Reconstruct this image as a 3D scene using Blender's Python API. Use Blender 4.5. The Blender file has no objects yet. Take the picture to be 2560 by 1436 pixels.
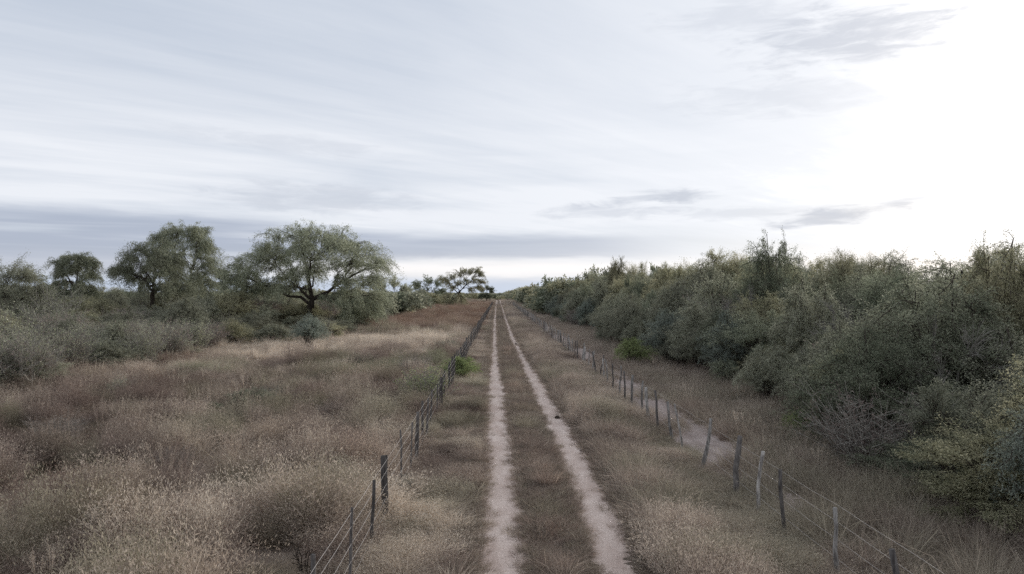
import bpy, math
import numpy as np
from mathutils import Vector

R = math.radians
SC = bpy.context.scene
COL = SC.collection

# ---------------------------------------------------------------- camera, sky, sun, exposure
F, H, VX, HY = 1750.0, 4.2, 1246.0, 733.0      # focal length in photo pixels, eye height, vanishing point
cam_d = bpy.data.cameras.new('camera')
cam_d.sensor_width = 36.0
cam_d.lens = 36.0 * F / 2560.0
cam_d.clip_start = 0.1
cam_d.clip_end = 9000.0
cam = bpy.data.objects.new('camera', cam_d)
COL.objects.link(cam)
cam.location = (0, 0, H)
cam.rotation_euler = (R(90) + math.atan((HY - 718) / F), 0, -math.atan((1280 - VX) / F))
SC.camera = cam

SUN_AZ, SUN_EL = 42.0, 15.0                    # degrees right of the track, above the horizon
W = bpy.data.worlds.new('World')
SC.world = W
W.use_nodes = True


class NT:
    """small helper to wire shader nodes"""
    def __init__(self, tree):
        self.t = tree
        tree.nodes.clear()

    def n(self, kind, ins=None, **props):
        nd = self.t.nodes.new(kind)
        for k, v in props.items():
            setattr(nd, k, v)
        for k, v in (ins or {}).items():
            s = nd.inputs[k]
            if isinstance(v, bpy.types.NodeSocket):
                self.t.links.new(v, s)
            else:
                s.default_value = v
        return nd

    def m(self, op, a, b=0.0, c=0.0, clamp=False):
        return self.n('ShaderNodeMath', {0: a, 1: b, 2: c}, operation=op, use_clamp=clamp).outputs[0]

    def mixc(self, f, a, b, blend='MIX'):
        nd = self.n('ShaderNodeMix', {0: f, 6: a, 7: b}, data_type='RGBA', blend_type=blend, clamp_factor=True)
        return nd.outputs[2]

    def smooth(self, x, lo, hi):
        return self.n('ShaderNodeMapRange', {'Value': x, 'From Min': lo, 'From Max': hi, 'To Min': 0.0, 'To Max': 1.0},
                      interpolation_type='SMOOTHSTEP', clamp=True).outputs[0]

    def gauss(self, x, mu, sig):
        d = self.m('DIVIDE', self.m('SUBTRACT', x, mu), sig)
        return self.m('EXPONENT', self.m('MULTIPLY', self.m('MULTIPLY', d, d), -1.0))

    def noise(self, vec, scale, detail=4.0, rough=0.55, dist=0.0):
        return self.n('ShaderNodeTexNoise', {'Vector': vec, 'Scale': scale, 'Detail': detail, 'Roughness': rough,
                                             'Distortion': dist}).outputs[0]

    def vec(self, x, y, z=0.0):
        return self.n('ShaderNodeCombineXYZ', {0: x, 1: y, 2: z}).outputs[0]


def build_sky():
    t = NT(W.node_tree)
    d = t.n('ShaderNodeTexCoord').outputs['Generated']
    sx = t.n('ShaderNodeSeparateXYZ', {0: d})
    x, y, z = sx.outputs
    az = t.m('MULTIPLY', t.m('ARCTAN2', x, y), 57.29578)
    el = t.m('MULTIPLY', t.m('ARCSINE', z), 57.29578)
    ela = t.m('ABSOLUTE', el)
    # the cloud deck as a level sheet seen from below: features crowd together towards the horizon
    zz = t.m('ADD', t.m('MAXIMUM', z, 0.0), 0.07)
    px, py = t.m('DIVIDE', x, zz), t.m('DIVIDE', y, zz)
    a = 0.62                                            # streak direction
    u = t.m('ADD', t.m('MULTIPLY', px, math.cos(a)), t.m('MULTIPLY', py, math.sin(a)))
    v = t.m('SUBTRACT', t.m('MULTIPLY', py, math.cos(a)), t.m('MULTIPLY', px, math.sin(a)))
    streak = t.noise(t.vec(t.m('MULTIPLY', u, 0.42), v), 0.85, 6.0, 0.55, 0.5)
    wisps = t.noise(t.vec(t.m('MULTIPLY', u, 0.16), v), 2.4, 5.0, 0.6, 0.35)
    thread = t.noise(t.vec(t.m('MULTIPLY', u, 0.22), v, 5.0), 5.5, 6.0, 0.62, 0.6)
    broad = t.noise(t.vec(u, v, 3.1), 0.28, 2.0, 0.5)
    fine = t.noise(t.vec(t.m('MULTIPLY', az, 0.10), t.m('MULTIPLY', ela, 0.75)), 1.2, 6.0, 0.6, 0.3)
    rag = t.noise(t.vec(t.m('MULTIPLY', az, 0.30), t.m('MULTIPLY', ela, 1.5), 3.0), 1.0, 7.0, 0.62, 0.5)
    flat = t.noise(t.vec(t.m('MULTIPLY', az, 0.06), t.m('MULTIPLY', ela, 0.6), 11.0), 1.0, 4.0, 0.5, 0.6)
    slat = t.noise(t.vec(t.m('MULTIPLY', az, 0.05), t.m('MULTIPLY', ela, 1.25), 17.0), 1.0, 4.0, 0.5, 0.5)
    layer = t.noise(t.vec(t.m('MULTIPLY', az, 0.012), t.m('MULTIPLY', ela, 0.8), 7.0), 1.0, 5.0, 0.55, 0.2)

    # brightness of the veil: pale in the middle, bluer overhead
    w = t.m('ADD', t.m('MULTIPLY', t.gauss(el, 9.0, 7.0), 0.42), 0.28)
    w = t.m('ADD', w, t.m('MULTIPLY', t.m('SUBTRACT', streak, 0.5), 1.0))
    w = t.m('ADD', w, t.m('MULTIPLY', t.m('SUBTRACT', wisps, 0.5), 0.65))
    w = t.m('ADD', w, t.m('MULTIPLY', t.m('SUBTRACT', thread, 0.5), 0.32))
    w = t.m('ADD', w, t.m('MULTIPLY', t.m('SUBTRACT', broad, 0.5), 0.9))
    w = t.m('ADD', w, t.m('MULTIPLY', t.m('SUBTRACT', flat, 0.5), t.m('MULTIPLY', t.m('SUBTRACT', 1.0, t.smooth(el, 6.0, 17.0)), 0.9)))
    # brighter to the right, where the sun stands behind the veil
    w = t.m('ADD', w, t.m('MULTIPLY', t.smooth(az, -30.0, 30.0), 0.30), clamp=True)
    sky = t.n('ShaderNodeTexSky', sky_type='NISHITA', sun_disc=False, sun_elevation=R(SUN_EL), sun_rotation=R(SUN_AZ),
              altitude=400.0, air_density=1.0, dust_density=1.5, ozone_density=1.0).outputs[0]
    veil = t.mixc(w, (4.55, 5.15, 6.15, 1), (7.5, 7.75, 8.25, 1))
    # low flat stratus: slate band above a pale gap at the horizon
    wob = t.m('MULTIPLY', t.m('SUBTRACT', fine, 0.5), 1.1)
    e2 = t.m('ADD', el, wob)
    left = t.m('SUBTRACT', 1.0, t.smooth(az, -24.0, -6.0))
    right = t.m('SUBTRACT', 1.0, t.smooth(az, 6.0, 17.0))
    lo_edge = t.m('SUBTRACT', 2.75, t.m('MULTIPLY', left, 1.6))
    hi_edge = t.m('ADD', 4.75, t.m('MULTIPLY', left, 1.1))
    band = t.m('MULTIPLY', t.smooth(t.m('SUBTRACT', e2, lo_edge), -0.15, 0.35),
               t.m('SUBTRACT', 1.0, t.smooth(t.m('SUBTRACT', e2, hi_edge), -0.7, 0.45)))
    streaks_in = t.m('SUBTRACT', 1.0, t.m('MULTIPLY', t.m('ADD', t.m('MULTIPLY', left, 0.45), 0.2), t.smooth(slat, 0.44, 0.7)))
    band = t.m('MULTIPLY', t.m('MULTIPLY', band, right), streaks_in)
    veil = t.mixc(t.m('MULTIPLY', band, 0.86), veil, (3.6, 4.05, 5.1, 1))
    # pale gap, then clear blue-grey along the horizon itself
    gap = t.m('MULTIPLY', t.gauss(e2, 1.95, 0.85), t.m('SUBTRACT', 1.0, t.m('MULTIPLY', left, 0.8)))
    veil = t.mixc(t.m('MULTIPLY', gap, 1.0), veil, (8.9, 8.75, 8.9, 1))
    hor = t.m('SUBTRACT', 1.0, t.smooth(e2, 0.7, 1.5))
    veil = t.mixc(t.m('MULTIPLY', hor, t.m('MULTIPLY', right, 0.85)), veil, (4.9, 5.65, 7.0, 1))
    # glow of the hidden sun
    sd = (math.sin(R(SUN_AZ)) * math.cos(R(SUN_EL)), math.cos(R(SUN_AZ)) * math.cos(R(SUN_EL)), math.sin(R(SUN_EL)))
    dot = t.n('ShaderNodeVectorMath', {0: d, 1: sd}, operation='DOT_PRODUCT').outputs['Value']
    ang = t.m('MULTIPLY', t.m('ARCCOSINE', t.m('MINIMUM', dot, 1.0)), 57.29578)
    ang2 = t.m('ADD', ang, t.m('MULTIPLY', t.m('SUBTRACT', streak, 0.5), -30.0))
    ang2 = t.m('ADD', ang2, t.m('MULTIPLY', t.m('SUBTRACT', t.m('ADD', rag, thread), 1.0), -11.0))
    g1 = t.m('SUBTRACT', 1.0, t.smooth(ang2, 1.0, 22.0))
    g2 = t.m('SUBTRACT', 1.0, t.smooth(ang, 6.0, 52.0))
    veil = t.mixc(t.m('MULTIPLY', g2, 0.66), veil, (9.0, 9.15, 9.5, 1))
    veil = t.mixc(g1, veil, (12.6, 12.4, 12.2, 1))
    # torn grey scraps hanging in front of the bright part
    dx = t.m('MULTIPLY', t.m('SUBTRACT', fine, 0.5), 0.9)
    for (a0, e0, wa, we, k, sl) in ((12.6, 7.5, 5.6, 0.62, 0.9, 0.06), (9.0, 6.6, 6.5, 0.7, 0.5, 0.03), (25.8, 5.7, 5.0, 0.62, 0.95, 0.09),
                                    (30.5, 6.6, 2.6, 0.32, 0.5, 0.12), (28.0, 18.3, 8.0, 2.3, 0.8, 0.0), (20.0, 20.5, 7.0, 1.5, 0.4, -0.05), (23.0, 14.6, 9.0, 1.6, 0.35, -0.05),
                                    (-14.5, 7.4, 8.5, 1.3, 0.62, -0.02), (-17.0, 11.5, 8.0, 0.8, 0.35, -0.05), (19.0, 6.2, 7.0, 0.5, 0.4, 0.02)):
        ed = t.m('SUBTRACT', t.m('ADD', el, dx), t.m('MULTIPLY', t.m('SUBTRACT', az, a0), sl))
        gm = t.m('MULTIPLY', t.gauss(az, a0, wa), t.gauss(ed, e0, we))
        gm = t.m('MULTIPLY', t.smooth(t.m('ADD', t.m('MULTIPLY', gm, 0.9), t.m('MULTIPLY', t.m('SUBTRACT', rag, 0.52), t.m('MINIMUM', t.m('MULTIPLY', gm, 6.0), 2.0))), 0.1, 0.95), k)
        veil = t.mixc(gm, veil, (5.1, 5.45, 6.2, 1))
    thin = t.m('ADD', 0.90, t.m('MULTIPLY', w, 0.08), clamp=True)
    colr = t.mixc(thin, sky, veil)
    below = t.smooth(el, -3.0, -0.5)
    colr = t.mixc(below, (1.5, 1.4, 1.3, 1), colr)
    bg = t.n('ShaderNodeBackground', {'Color': colr, 'Strength': 0.058})
    t.n('ShaderNodeOutputWorld', {'Surface': bg.outputs[0]})


build_sky()

sun_d = bpy.data.lights.new('sun', 'SUN')
sun_d.energy = 1.5
sun_d.angle = R(22)
sun_d.color = (1.0, 0.94, 0.86)
sun = bpy.data.objects.new('sun', sun_d)
COL.objects.link(sun)
sun.rotation_euler = Vector((-math.sin(R(SUN_AZ)) * math.cos(R(SUN_EL)), -math.cos(R(SUN_AZ)) * math.cos(R(SUN_EL)),
                             -math.sin(R(SUN_EL)))).to_track_quat('-Z', 'Y').to_euler()

SC.render.engine = 'CYCLES'
SC.view_settings.view_transform = 'Standard'
SC.view_settings.look = 'None'
SC.view_settings.exposure = 0.98
SC.view_settings.gamma = 1.0
SC.view_settings.use_curve_mapping = False
SC.cycles.max_bounces = 10
SC.cycles.diffuse_bounces = 6
SC.cycles.transmission_bounces = 6
SC.cycles.transparent_max_bounces = 4
SC.cycles.use_denoising = False


# ---------------------------------------------------------------- helpers
def at(px, base_py):
    """photo pixel of a point on the ground -> metres"""
    Y = F * H / (base_py - HY)
    return (px - VX) * Y / F, Y


def rng(s):
    return np.random.default_rng(s)


def vnoise(x, y, scale, seed):
    x = np.asarray(x, float) / scale + 1000.0
    y = np.asarray(y, float) / scale + 1000.0
    xi, yi = np.floor(x).astype(np.int64), np.floor(y).astype(np.int64)
    fx, fy = x - xi, y - yi
    fx, fy = fx * fx * (3 - 2 * fx), fy * fy * (3 - 2 * fy)

    def h(i, j):
        n = (i * 374761393 + j * 668265263 + seed * 1442695041) & 0x7fffffff
        n = ((n ^ (n >> 13)) * 1274126177) & 0x7fffffff
        n = (n ^ (n >> 16)) & 0xffff
        return n / 65535.0
    return (h(xi, yi) * (1 - fx) + h(xi + 1, yi) * fx) * (1 - fy) + (h(xi, yi + 1) * (1 - fx) + h(xi + 1, yi + 1) * fx) * fy


def fbm(x, y, scale, seed, n=3):
    s, a, tot = 0.0, 1.0, 0.0
    for i in range(n):
        s = s + a * vnoise(x, y, scale / 2 ** i, seed + i)
        tot += a
        a *= 0.5
    return s / tot


def sstep(x, lo, hi):
    t = np.clip((np.asarray(x, float) - lo) / (hi - lo), 0, 1)
    return t * t * (3 - 2 * t)


RUT_Y = [0, 10.5, 16, 36, 63, 100, 175, 420]
RUT_L = [0.06, 0.055, 0.06, -0.18, -0.36, -0.52, -0.72, -0.9]
RUT_R = [1.80, 1.82, 1.93, 1.66, 1.31, 1.15, 1.10, 0.9]


def rut_l(y):
    return np.interp(y, RUT_Y, RUT_L)


def rut_r(y):
    return np.interp(y, RUT_Y, RUT_R)


FENCE_L, FENCE_R = -2.05, 4.94


def ground_h(x, y):
    """gently uneven ground, level along the track"""
    x = np.asarray(x, float)
    y = np.asarray(y, float)
    off = np.maximum(np.maximum(-2.4 - x, x - 7.0), 0)
    k = sstep(off, 0, 4) * (1 - sstep(np.abs(y), 250, 420)) * (1 - sstep(np.abs(x), 150, 260))
    return k * ((fbm(x, y, 14, 5) - 0.5) * 0.5 + (fbm(x, y, 3, 9, 2) - 0.5) * 0.16)


class MB:
    """collects quads"""
    def __init__(self):
        self.v, self.q, self.n = [], [], 0

    def add(self, v, q):
        v = np.asarray(v, float).reshape(-1, 3)
        self.v.append(v)
        self.q.append(np.asarray(q, np.int64).reshape(-1, 4) + self.n)
        self.n += len(v)

    def tube(self, pts, rad, sides=4, cap=False):
        pts = np.asarray(pts, float)
        n = len(pts)
        rad = np.broadcast_to(np.asarray(rad, float), (n,))
        d = np.gradient(pts, axis=0)
        d /= np.linalg.norm(d, axis=1, keepdims=True) + 1e-9
        ref = np.where(np.abs(d[:, 2:3]) > 0.9, np.array([[1.0, 0, 0]]), np.array([[0, 0, 1.0]]))
        a = np.cross(d, ref)
        a /= np.linalg.norm(a, axis=1, keepdims=True) + 1e-9
        b = np.cross(d, a)
        th = np.arange(sides) * 2 * np.pi / sides + 0.4
        ring = (pts[:, None, :] + rad[:, None, None] * (np.cos(th)[None, :, None] * a[:, None, :] + np.sin(th)[None, :, None] * b[:, None, :]))
        i = np.arange(n - 1)[:, None] * sides
        j = np.arange(sides)[None, :]
        k = (j + 1) % sides
        q = np.stack([i + j, i + k, i + sides + k, i + sides + j], -1).reshape(-1, 4)
        v = ring.reshape(-1, 3)
        if cap and sides == 4:
            o = (n - 1) * 4
            q = np.vstack([q, [[o, o + 1, o + 2, o + 3]]])
        elif cap:
            c = len(v)
            v = np.vstack([v, pts[-1:]])
            o = (n - 1) * sides
            for m in range(0, sides, 2):
                q = np.vstack([q, [[c, o + m, o + (m + 1) % sides, o + (m + 2) % sides]]])
        self.add(v, q)

    def leaves(self, p, axis, L, Wd, g):
        """rhombic leaves at points p along axis"""
        n = len(p)
        if n == 0:
            return
        axis = axis / (np.linalg.norm(axis, axis=1, keepdims=True) + 1e-9)
        s = np.cross(axis, g.normal(size=(n, 3)))
        s /= np.linalg.norm(s, axis=1, keepdims=True) + 1e-9
        L = np.broadcast_to(L, (n,))[:, None]
        Wd = np.broadcast_to(Wd, (n,))[:, None]
        mid = p + axis * L * 0.45
        v = np.stack([p, mid + s * Wd * 0.5, p + axis * L, mid - s * Wd * 0.5], 1)
        self.add(v.reshape(-1, 3), np.arange(n * 4).reshape(n, 4))

    def blades(self, base, dirs, L, Wd, bend, g):
        """grass blades: 2 quads each, arching over"""
        n = len(base)
        dirs = dirs / (np.linalg.norm(dirs, axis=1, keepdims=True) + 1e-9)
        hor = dirs * np.array([1, 1, 0.0])
        hor /= np.linalg.norm(hor, axis=1, keepdims=True) + 1e-6
        s = np.cross(dirs, g.normal(size=(n, 3)))
        s /= np.linalg.norm(s, axis=1, keepdims=True) + 1e-9
        L = L[:, None]
        Wd = Wd[:, None]
        bend = bend[:, None]
        p1 = base + dirs * L * 0.5 + hor * L * bend * 0.15
        p2 = base + dirs * L * 0.9 + hor * L * bend * 0.6 - np.array([0, 0, 1.0]) * L * bend * 0.35
        v = np.stack([base - s * Wd * .5, base + s * Wd * .5, p1 + s * Wd * .42, p1 - s * Wd * .42, p2 + s * Wd * .12, p2 - s * Wd * .12], 1)
        i = np.arange(n)[:, None] * 6
        q = np.concatenate([i + np.array([[0, 1, 2, 3]]), i + np.array([[3, 2, 4, 5]])], 0)
        self.add(v.reshape(-1, 3), q)

    def mesh(self, name, mat=None, smooth=False):
        v = np.concatenate(self.v)
        q = np.concatenate(self.q)
        me = bpy.data.meshes.new(name)
        me.vertices.add(len(v))
        me.vertices.foreach_set('co', v.astype(np.float32).ravel())
        me.loops.add(len(q) * 4)
        me.loops.foreach_set('vertex_index', q.astype(np.int32).ravel())
        me.polygons.add(len(q))
        me.polygons.foreach_set('loop_start', (np.arange(len(q)) * 4).astype(np.int32))
        if smooth:
            me.polygons.foreach_set('use_smooth', np.ones(len(q), bool))
        me.update(calc_edges=True)
        if mat:
            me.materials.append(mat)
        return me


def tag(o, label=None, cat=None, group=None, kind=None):
    if label:
        o['label'] = label
    if cat:
        o['category'] = cat
    if group:
        o['group'] = group
    if kind:
        o['kind'] = kind
    return o


def link(name, me, parent=None):
    o = bpy.data.objects.new(name, me)
    COL.objects.link(o)
    if parent:
        o.parent = parent
    return o


def empty(name, loc, rz=0.0, sc=(1, 1, 1)):
    o = bpy.data.objects.new(name, None)
    COL.objects.link(o)
    o.location = loc
    o.rotation_euler = (0, 0, rz)
    o.scale = sc
    return o


# ---------------------------------------------------------------- materials
def new_mat(name):
    m = bpy.data.materials.new(name)
    m.use_nodes = True
    return m, NT(m.node_tree)


def leaf_mat(name, cols, trans=0.46, nscale=0.45):
    """cols: three leaf colours; mixed per plant, per branch and per leaf"""
    m, t = new_mat(name)
    oi = t.n('ShaderNodeObjectInfo').outputs['Random']
    isl = t.n('ShaderNodeNewGeometry').outputs['Random Per Island']
    oc = t.n('ShaderNodeTexCoord').outputs['Object']
    nz = t.smooth(t.noise(oc, nscale, 3.0, 0.6), 0.32, 0.68)
    c = t.mixc(nz, cols[0], cols[1])
    f = t.m('MULTIPLY', t.m('POWER', isl, 1.6), 0.75)
    c = t.mixc(f, c, cols[2])
    v = t.m('ADD', 0.72, t.m('MULTIPLY', oi, 0.5))
    v = t.m('MULTIPLY', v, t.m('ADD', 0.8, t.m('MULTIPLY', isl, 0.4)))
    c = t.mixc(1.0, c, t.vec(v, v, v), 'MULTIPLY')
    d = t.n('ShaderNodeBsdfDiffuse', {'Color': c, 'Roughness': 0.9})
    tr = t.n('ShaderNodeBsdfTranslucent', {'Color': c})
    mx = t.n('ShaderNodeMixShader', {0: trans, 1: d.outputs[0], 2: tr.outputs[0]})
    t.n('ShaderNodeOutputMaterial', {'Surface': mx.outputs[0]})
    return m


def bark_mat(name, a, b, scale=9.0):
    m, t = new_mat(name)
    oc = t.n('ShaderNodeTexCoord').outputs['Object']
    st = t.n('ShaderNodeMapping', {'Vector': oc, 'Scale': (1, 1, 0.22)}).outputs[0]
    nz = t.noise(st, scale, 6.0, 0.65, 0.4)
    c = t.mixc(t.smooth(nz, 0.3, 0.72), a, b)
    oi = t.n('ShaderNodeObjectInfo').outputs['Random']
    v = t.m('ADD', 0.7, t.m('MULTIPLY', oi, 0.6))
    c = t.mixc(1.0, c, t.vec(v, v, v), 'MULTIPLY')
    bm = t.n('ShaderNodeBump', {'Height': nz, 'Strength': 0.7, 'Distance': 0.02})
    p = t.n('ShaderNodeBsdfDiffuse', {'Color': c, 'Roughness': 1.0, 'Normal': bm.outputs[0]})
    t.n('ShaderNodeOutputMaterial', {'Surface': p.outputs[0]})
    return m


def grass_mat(name):
    """tint 0..1 runs from dark brown to pale straw; green mixes in grey-green; both belong to the plant"""
    m, t = new_mat(name)
    ti = t.n('ShaderNodeAttribute', attribute_type='INSTANCER', attribute_name='tint').outputs['Fac']
    gr = t.n('ShaderNodeAttribute', attribute_type='INSTANCER', attribute_name='green').outputs['Fac']
    isl = t.n('ShaderNodeNewGeometry').outputs['Random Per Island']
    x = t.m('ADD', ti, t.m('MULTIPLY', t.m('SUBTRACT', isl, 0.5), 0.62), clamp=True)
    rp = t.n('ShaderNodeValToRGB', {0: x})
    e = rp.color_ramp.elements
    e[0].position, e[0].color = 0.0, (0.175, 0.130, 0.112, 1)
    e[1].position, e[1].color = 1.0, (0.85, 0.75, 0.63, 1)
    for p, c in ((0.25, (0.30, 0.232, 0.200, 1)), (0.5, (0.475, 0.395, 0.335, 1)), (0.75, (0.67, 0.578, 0.478, 1))):
        k = e.new(p)
        k.color = c
    ru = t.n('ShaderNodeAttribute', attribute_type='INSTANCER', attribute_name='rust').outputs['Fac']
    gcol = t.mixc(isl, (0.21, 0.22, 0.135, 1), (0.44, 0.44, 0.31, 1))
    rcol = t.mixc(isl, (0.21, 0.125, 0.088, 1), (0.47, 0.315, 0.225, 1))
    c = t.mixc(gr, t.mixc(ru, rp.outputs[0], rcol), gcol)
    d = t.n('ShaderNodeBsdfDiffuse', {'Color': c, 'Roughness': 0.9})
    tr = t.n('ShaderNodeBsdfTranslucent', {'Color': c})
    mx = t.n('ShaderNodeMixShader', {0: 0.46, 1: d.outputs[0], 2: tr.outputs[0]})
    t.n('ShaderNodeOutputMaterial', {'Surface': mx.outputs[0]})
    return m


def ground_mat():
    m, t = new_mat('ground_litter')
    oc = t.n('ShaderNodeTexCoord').outputs['Object']
    big = t.noise(oc, 0.05, 4.0, 0.6)
    mid = t.noise(oc, 0.9, 5.0, 0.65)
    fin = t.noise(oc, 14.0, 5.0, 0.7)
    c = t.mixc(t.smooth(mid, 0.35, 0.65), (0.19, 0.148, 0.125, 1), (0.32, 0.255, 0.21, 1))
    c = t.mixc(t.m('MULTIPLY', t.smooth(big, 0.4, 0.7), 0.45), c, (0.21, 0.20, 0.15, 1))
    c = t.mixc(t.m('MULTIPLY', t.smooth(fin, 0.5, 0.75), 0.5), c, (0.45, 0.37, 0.29, 1))
    bm = t.n('ShaderNodeBump', {'Height': fin, 'Strength': 0.8, 'Distance': 0.05})
    d = t.n('ShaderNodeBsdfDiffuse', {'Color': c, 'Roughness': 1.0, 'Normal': bm.outputs[0]})
    t.n('ShaderNodeOutputMaterial', {'Surface': d.outputs[0]})
    return m


def sand_mat(name='pale_sand', lo=(0.58, 0.46, 0.395, 1), hi=(0.74, 0.62, 0.545, 1)):
    m, t = new_mat(name)
    oc = t.n('ShaderNodeTexCoord').outputs['Object']
    mid = t.noise(t.n('ShaderNodeMapping', {'Vector': oc, 'Scale': (1, 0.35, 1)}).outputs[0], 2.2, 5.0, 0.6)
    fin = t.noise(oc, 22.0, 5.0, 0.7)
    c = t.mixc(t.smooth(mid, 0.3, 0.7), lo, hi)
    c = t.mixc(t.m('MULTIPLY', t.smooth(fin, 0.52, 0.68), 0.6), c, (0.25, 0.185, 0.15, 1))
    bm = t.n('ShaderNodeBump', {'Height': t.m('ADD', fin, mid), 'Strength': 0.6, 'Distance': 0.03})
    d = t.n('ShaderNodeBsdfDiffuse', {'Color': c, 'Roughness': 1.0, 'Normal': bm.outputs[0]})
    t.n('ShaderNodeOutputMaterial', {'Surface': d.outputs[0]})
    return m


M = dict(
    sage=leaf_mat('sage_leaves', ((0.230, 0.258, 0.174, 1), (0.376, 0.396, 0.281, 1), (0.509, 0.516, 0.396, 1))),
    olive=leaf_mat('olive_leaves', ((0.257, 0.264, 0.156, 1), (0.447, 0.424, 0.276, 1), (0.606, 0.564, 0.401, 1))),
    grey_green=leaf_mat('grey_green_leaves', ((0.220, 0.234, 0.163, 1), (0.379, 0.384, 0.283, 1), (0.530, 0.519, 0.410, 1))),
    dark_green=leaf_mat('dark_green_leaves', ((0.144, 0.172, 0.116, 1), (0.257, 0.280, 0.194, 1), (0.379, 0.387, 0.283, 1))),
    blue_green=leaf_mat('blue_green_leaves', ((0.181, 0.217, 0.176, 1), (0.310, 0.348, 0.291, 1), (0.424, 0.453, 0.386, 1))),
    yellow_green=leaf_mat('yellow_green_leaves', ((0.311, 0.392, 0.139, 1), (0.460, 0.530, 0.222, 1), (0.558, 0.619, 0.354, 1))),
    pale_green=leaf_mat('pale_green_leaves', ((0.318, 0.351, 0.215, 1), (0.484, 0.505, 0.335, 1), (0.667, 0.644, 0.491, 1))),
    brown=leaf_mat('withered_leaves', ((0.227, 0.175, 0.156, 1), (0.341, 0.271, 0.238, 1), (0.455, 0.373, 0.327, 1))),
    bark=bark_mat('dark_bark', (0.045, 0.036, 0.030, 1), (0.115, 0.095, 0.080, 1)),
    grey_twig=bark_mat('grey_twigs', (0.19, 0.172, 0.15, 1), (0.38, 0.355, 0.31, 1)),
    pale_twig=bark_mat('bleached_twigs', (0.28, 0.25, 0.21, 1), (0.45, 0.42, 0.37, 1)),
    post=bark_mat('weathered_post_wood', (0.075, 0.066, 0.062, 1), (0.22, 0.20, 0.185, 1), 24.0),
    pale_post=bark_mat('bleached_post_wood', (0.13, 0.115, 0.105, 1), (0.52, 0.49, 0.455, 1), 16.0),
    grass=grass_mat('dry_grass_blades'),
    ground=ground_mat(),
    sand=sand_mat(),
    path_sand=sand_mat('dull_grey_sand', (0.34, 0.275, 0.245, 1), (0.48, 0.40, 0.36, 1)),
)
_m, _t = new_mat('fence_wire_steel')
_p = _t.n('ShaderNodeBsdfPrincipled', {'Base Color': (0.45, 0.42, 0.40, 1), 'Metallic': 0.3, 'Roughness': 0.6})
_t.n('ShaderNodeOutputMaterial', {'Surface': _p.outputs[0]})
M['wire'] = _m
_m, _t = new_mat('dark_clod_earth')
_nz = _t.noise(_t.n('ShaderNodeTexCoord').outputs['Object'], 20.0, 4.0, 0.6)
_p = _t.n('ShaderNodeBsdfDiffuse', {'Color': _t.mixc(_nz, (0.02, 0.017, 0.015, 1), (0.07, 0.055, 0.045, 1))})
_t.n('ShaderNodeOutputMaterial', {'Surface': _p.outputs[0]})
M['clod'] = _m


# ---------------------------------------------------------------- ground, track, sandy path
def axis_steps(lo, hi, near_lo, near_hi, step):
    a = list(np.arange(near_lo, near_hi + 1e-6, step))
    s, x = step, near_hi
    while x < hi:
        s *= 1.35
        x = min(x + s, hi)
        a.append(x)
    s, x = step, near_lo
    while x > lo:
        s *= 1.35
        x = max(x - s, lo)
        a.insert(0, x)
    return np.array(a)


gx = axis_steps(-4000, 4000, -70, 50, 0.8)
gy = axis_steps(-1500, 7000, -6, 140, 0.8)
GX, GY = np.meshgrid(gx, gy)
b = MB()
nx, ny = len(gx), len(gy)
i = np.arange(nx - 1)[None, :] + np.arange(ny - 1)[:, None] * nx
b.add(np.stack([GX, GY, ground_h(GX, GY)], -1), np.stack([i, i + 1, i + nx + 1, i + nx], -1))
o = link('ground', b.mesh('ground', M['ground'], True))
tag(o, 'flat dry ground under grass reaching to the horizon', kind='structure')


def strip(name, centre, half, y0, y1, seed, z, ragged, label, mat='sand'):
    ys, y = [], y0
    while y < y1:
        ys.append(y)
        y += max(0.05, 0.006 * y)
    ys = np.array(ys)
    g = rng(seed)
    n = len(ys)
    c = centre(ys)
    hl = half(ys) + (fbm(ys, ys * 0, 1.3, seed) - .5) * ragged * 1.2 + (g.random(n) - .5) * ragged
    hr = half(ys) + (fbm(ys, ys * 0, 1.1, seed + 9) - .5) * ragged * 1.2 + (g.random(n) - .5) * ragged
    hl, hr = np.maximum(hl, 0.02), np.maximum(hr, 0.02)
    v = np.stack([np.stack([c - hl, ys, ys * 0 + z], -1), np.stack([c, ys, ys * 0 + z], -1), np.stack([c + hr, ys, ys * 0 + z], -1)], 1)
    i = np.arange(n - 1)[:, None] * 3
    q = np.concatenate([i + np.array([[0, 1, 4, 3]]), i + np.array([[1, 2, 5, 4]])], 0)
    mb = MB()
    mb.add(v.reshape(-1, 3), q)
    return tag(link(name, mb.mesh(name, M[mat])), label, kind='structure')


def rut_half(seed):
    return lambda y: np.interp(y, [0, 12, 40, 80, 200, 420], [0.48, 0.47, 0.44, 0.40, 0.33, 0.26]) + (fbm(y, y * 0, 5, seed) - .5) * 0.30 - 0.12 * sstep(fbm(y, y * 0, 23, seed + 4), 0.6, 0.8)


strip('wheel_track', rut_l, rut_half(3), -3, 420, 21, 0.006, 0.24, 'pale sandy wheel rut nearer the fence of straight thin stakes')
strip('wheel_track', rut_r, rut_half(17), -3, 420, 22, 0.006, 0.24, 'pale sandy wheel rut on the side of the wood and the crooked fence')


def path_half(y):
    return 0.8 + (fbm(y, y * 0, 7, 77) - .5) * 0.7 - 0.62 * (1 - sstep(y, 13, 19))


strip('sandy_path', lambda y: 5.75 + (fbm(y, y * 0, 12, 71) - .5) * 0.5, path_half, 9, 180, 23, 0.012, 0.25,
      'bare strip of grey sand between the crooked post fence and the wood', 'path_sand')


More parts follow.
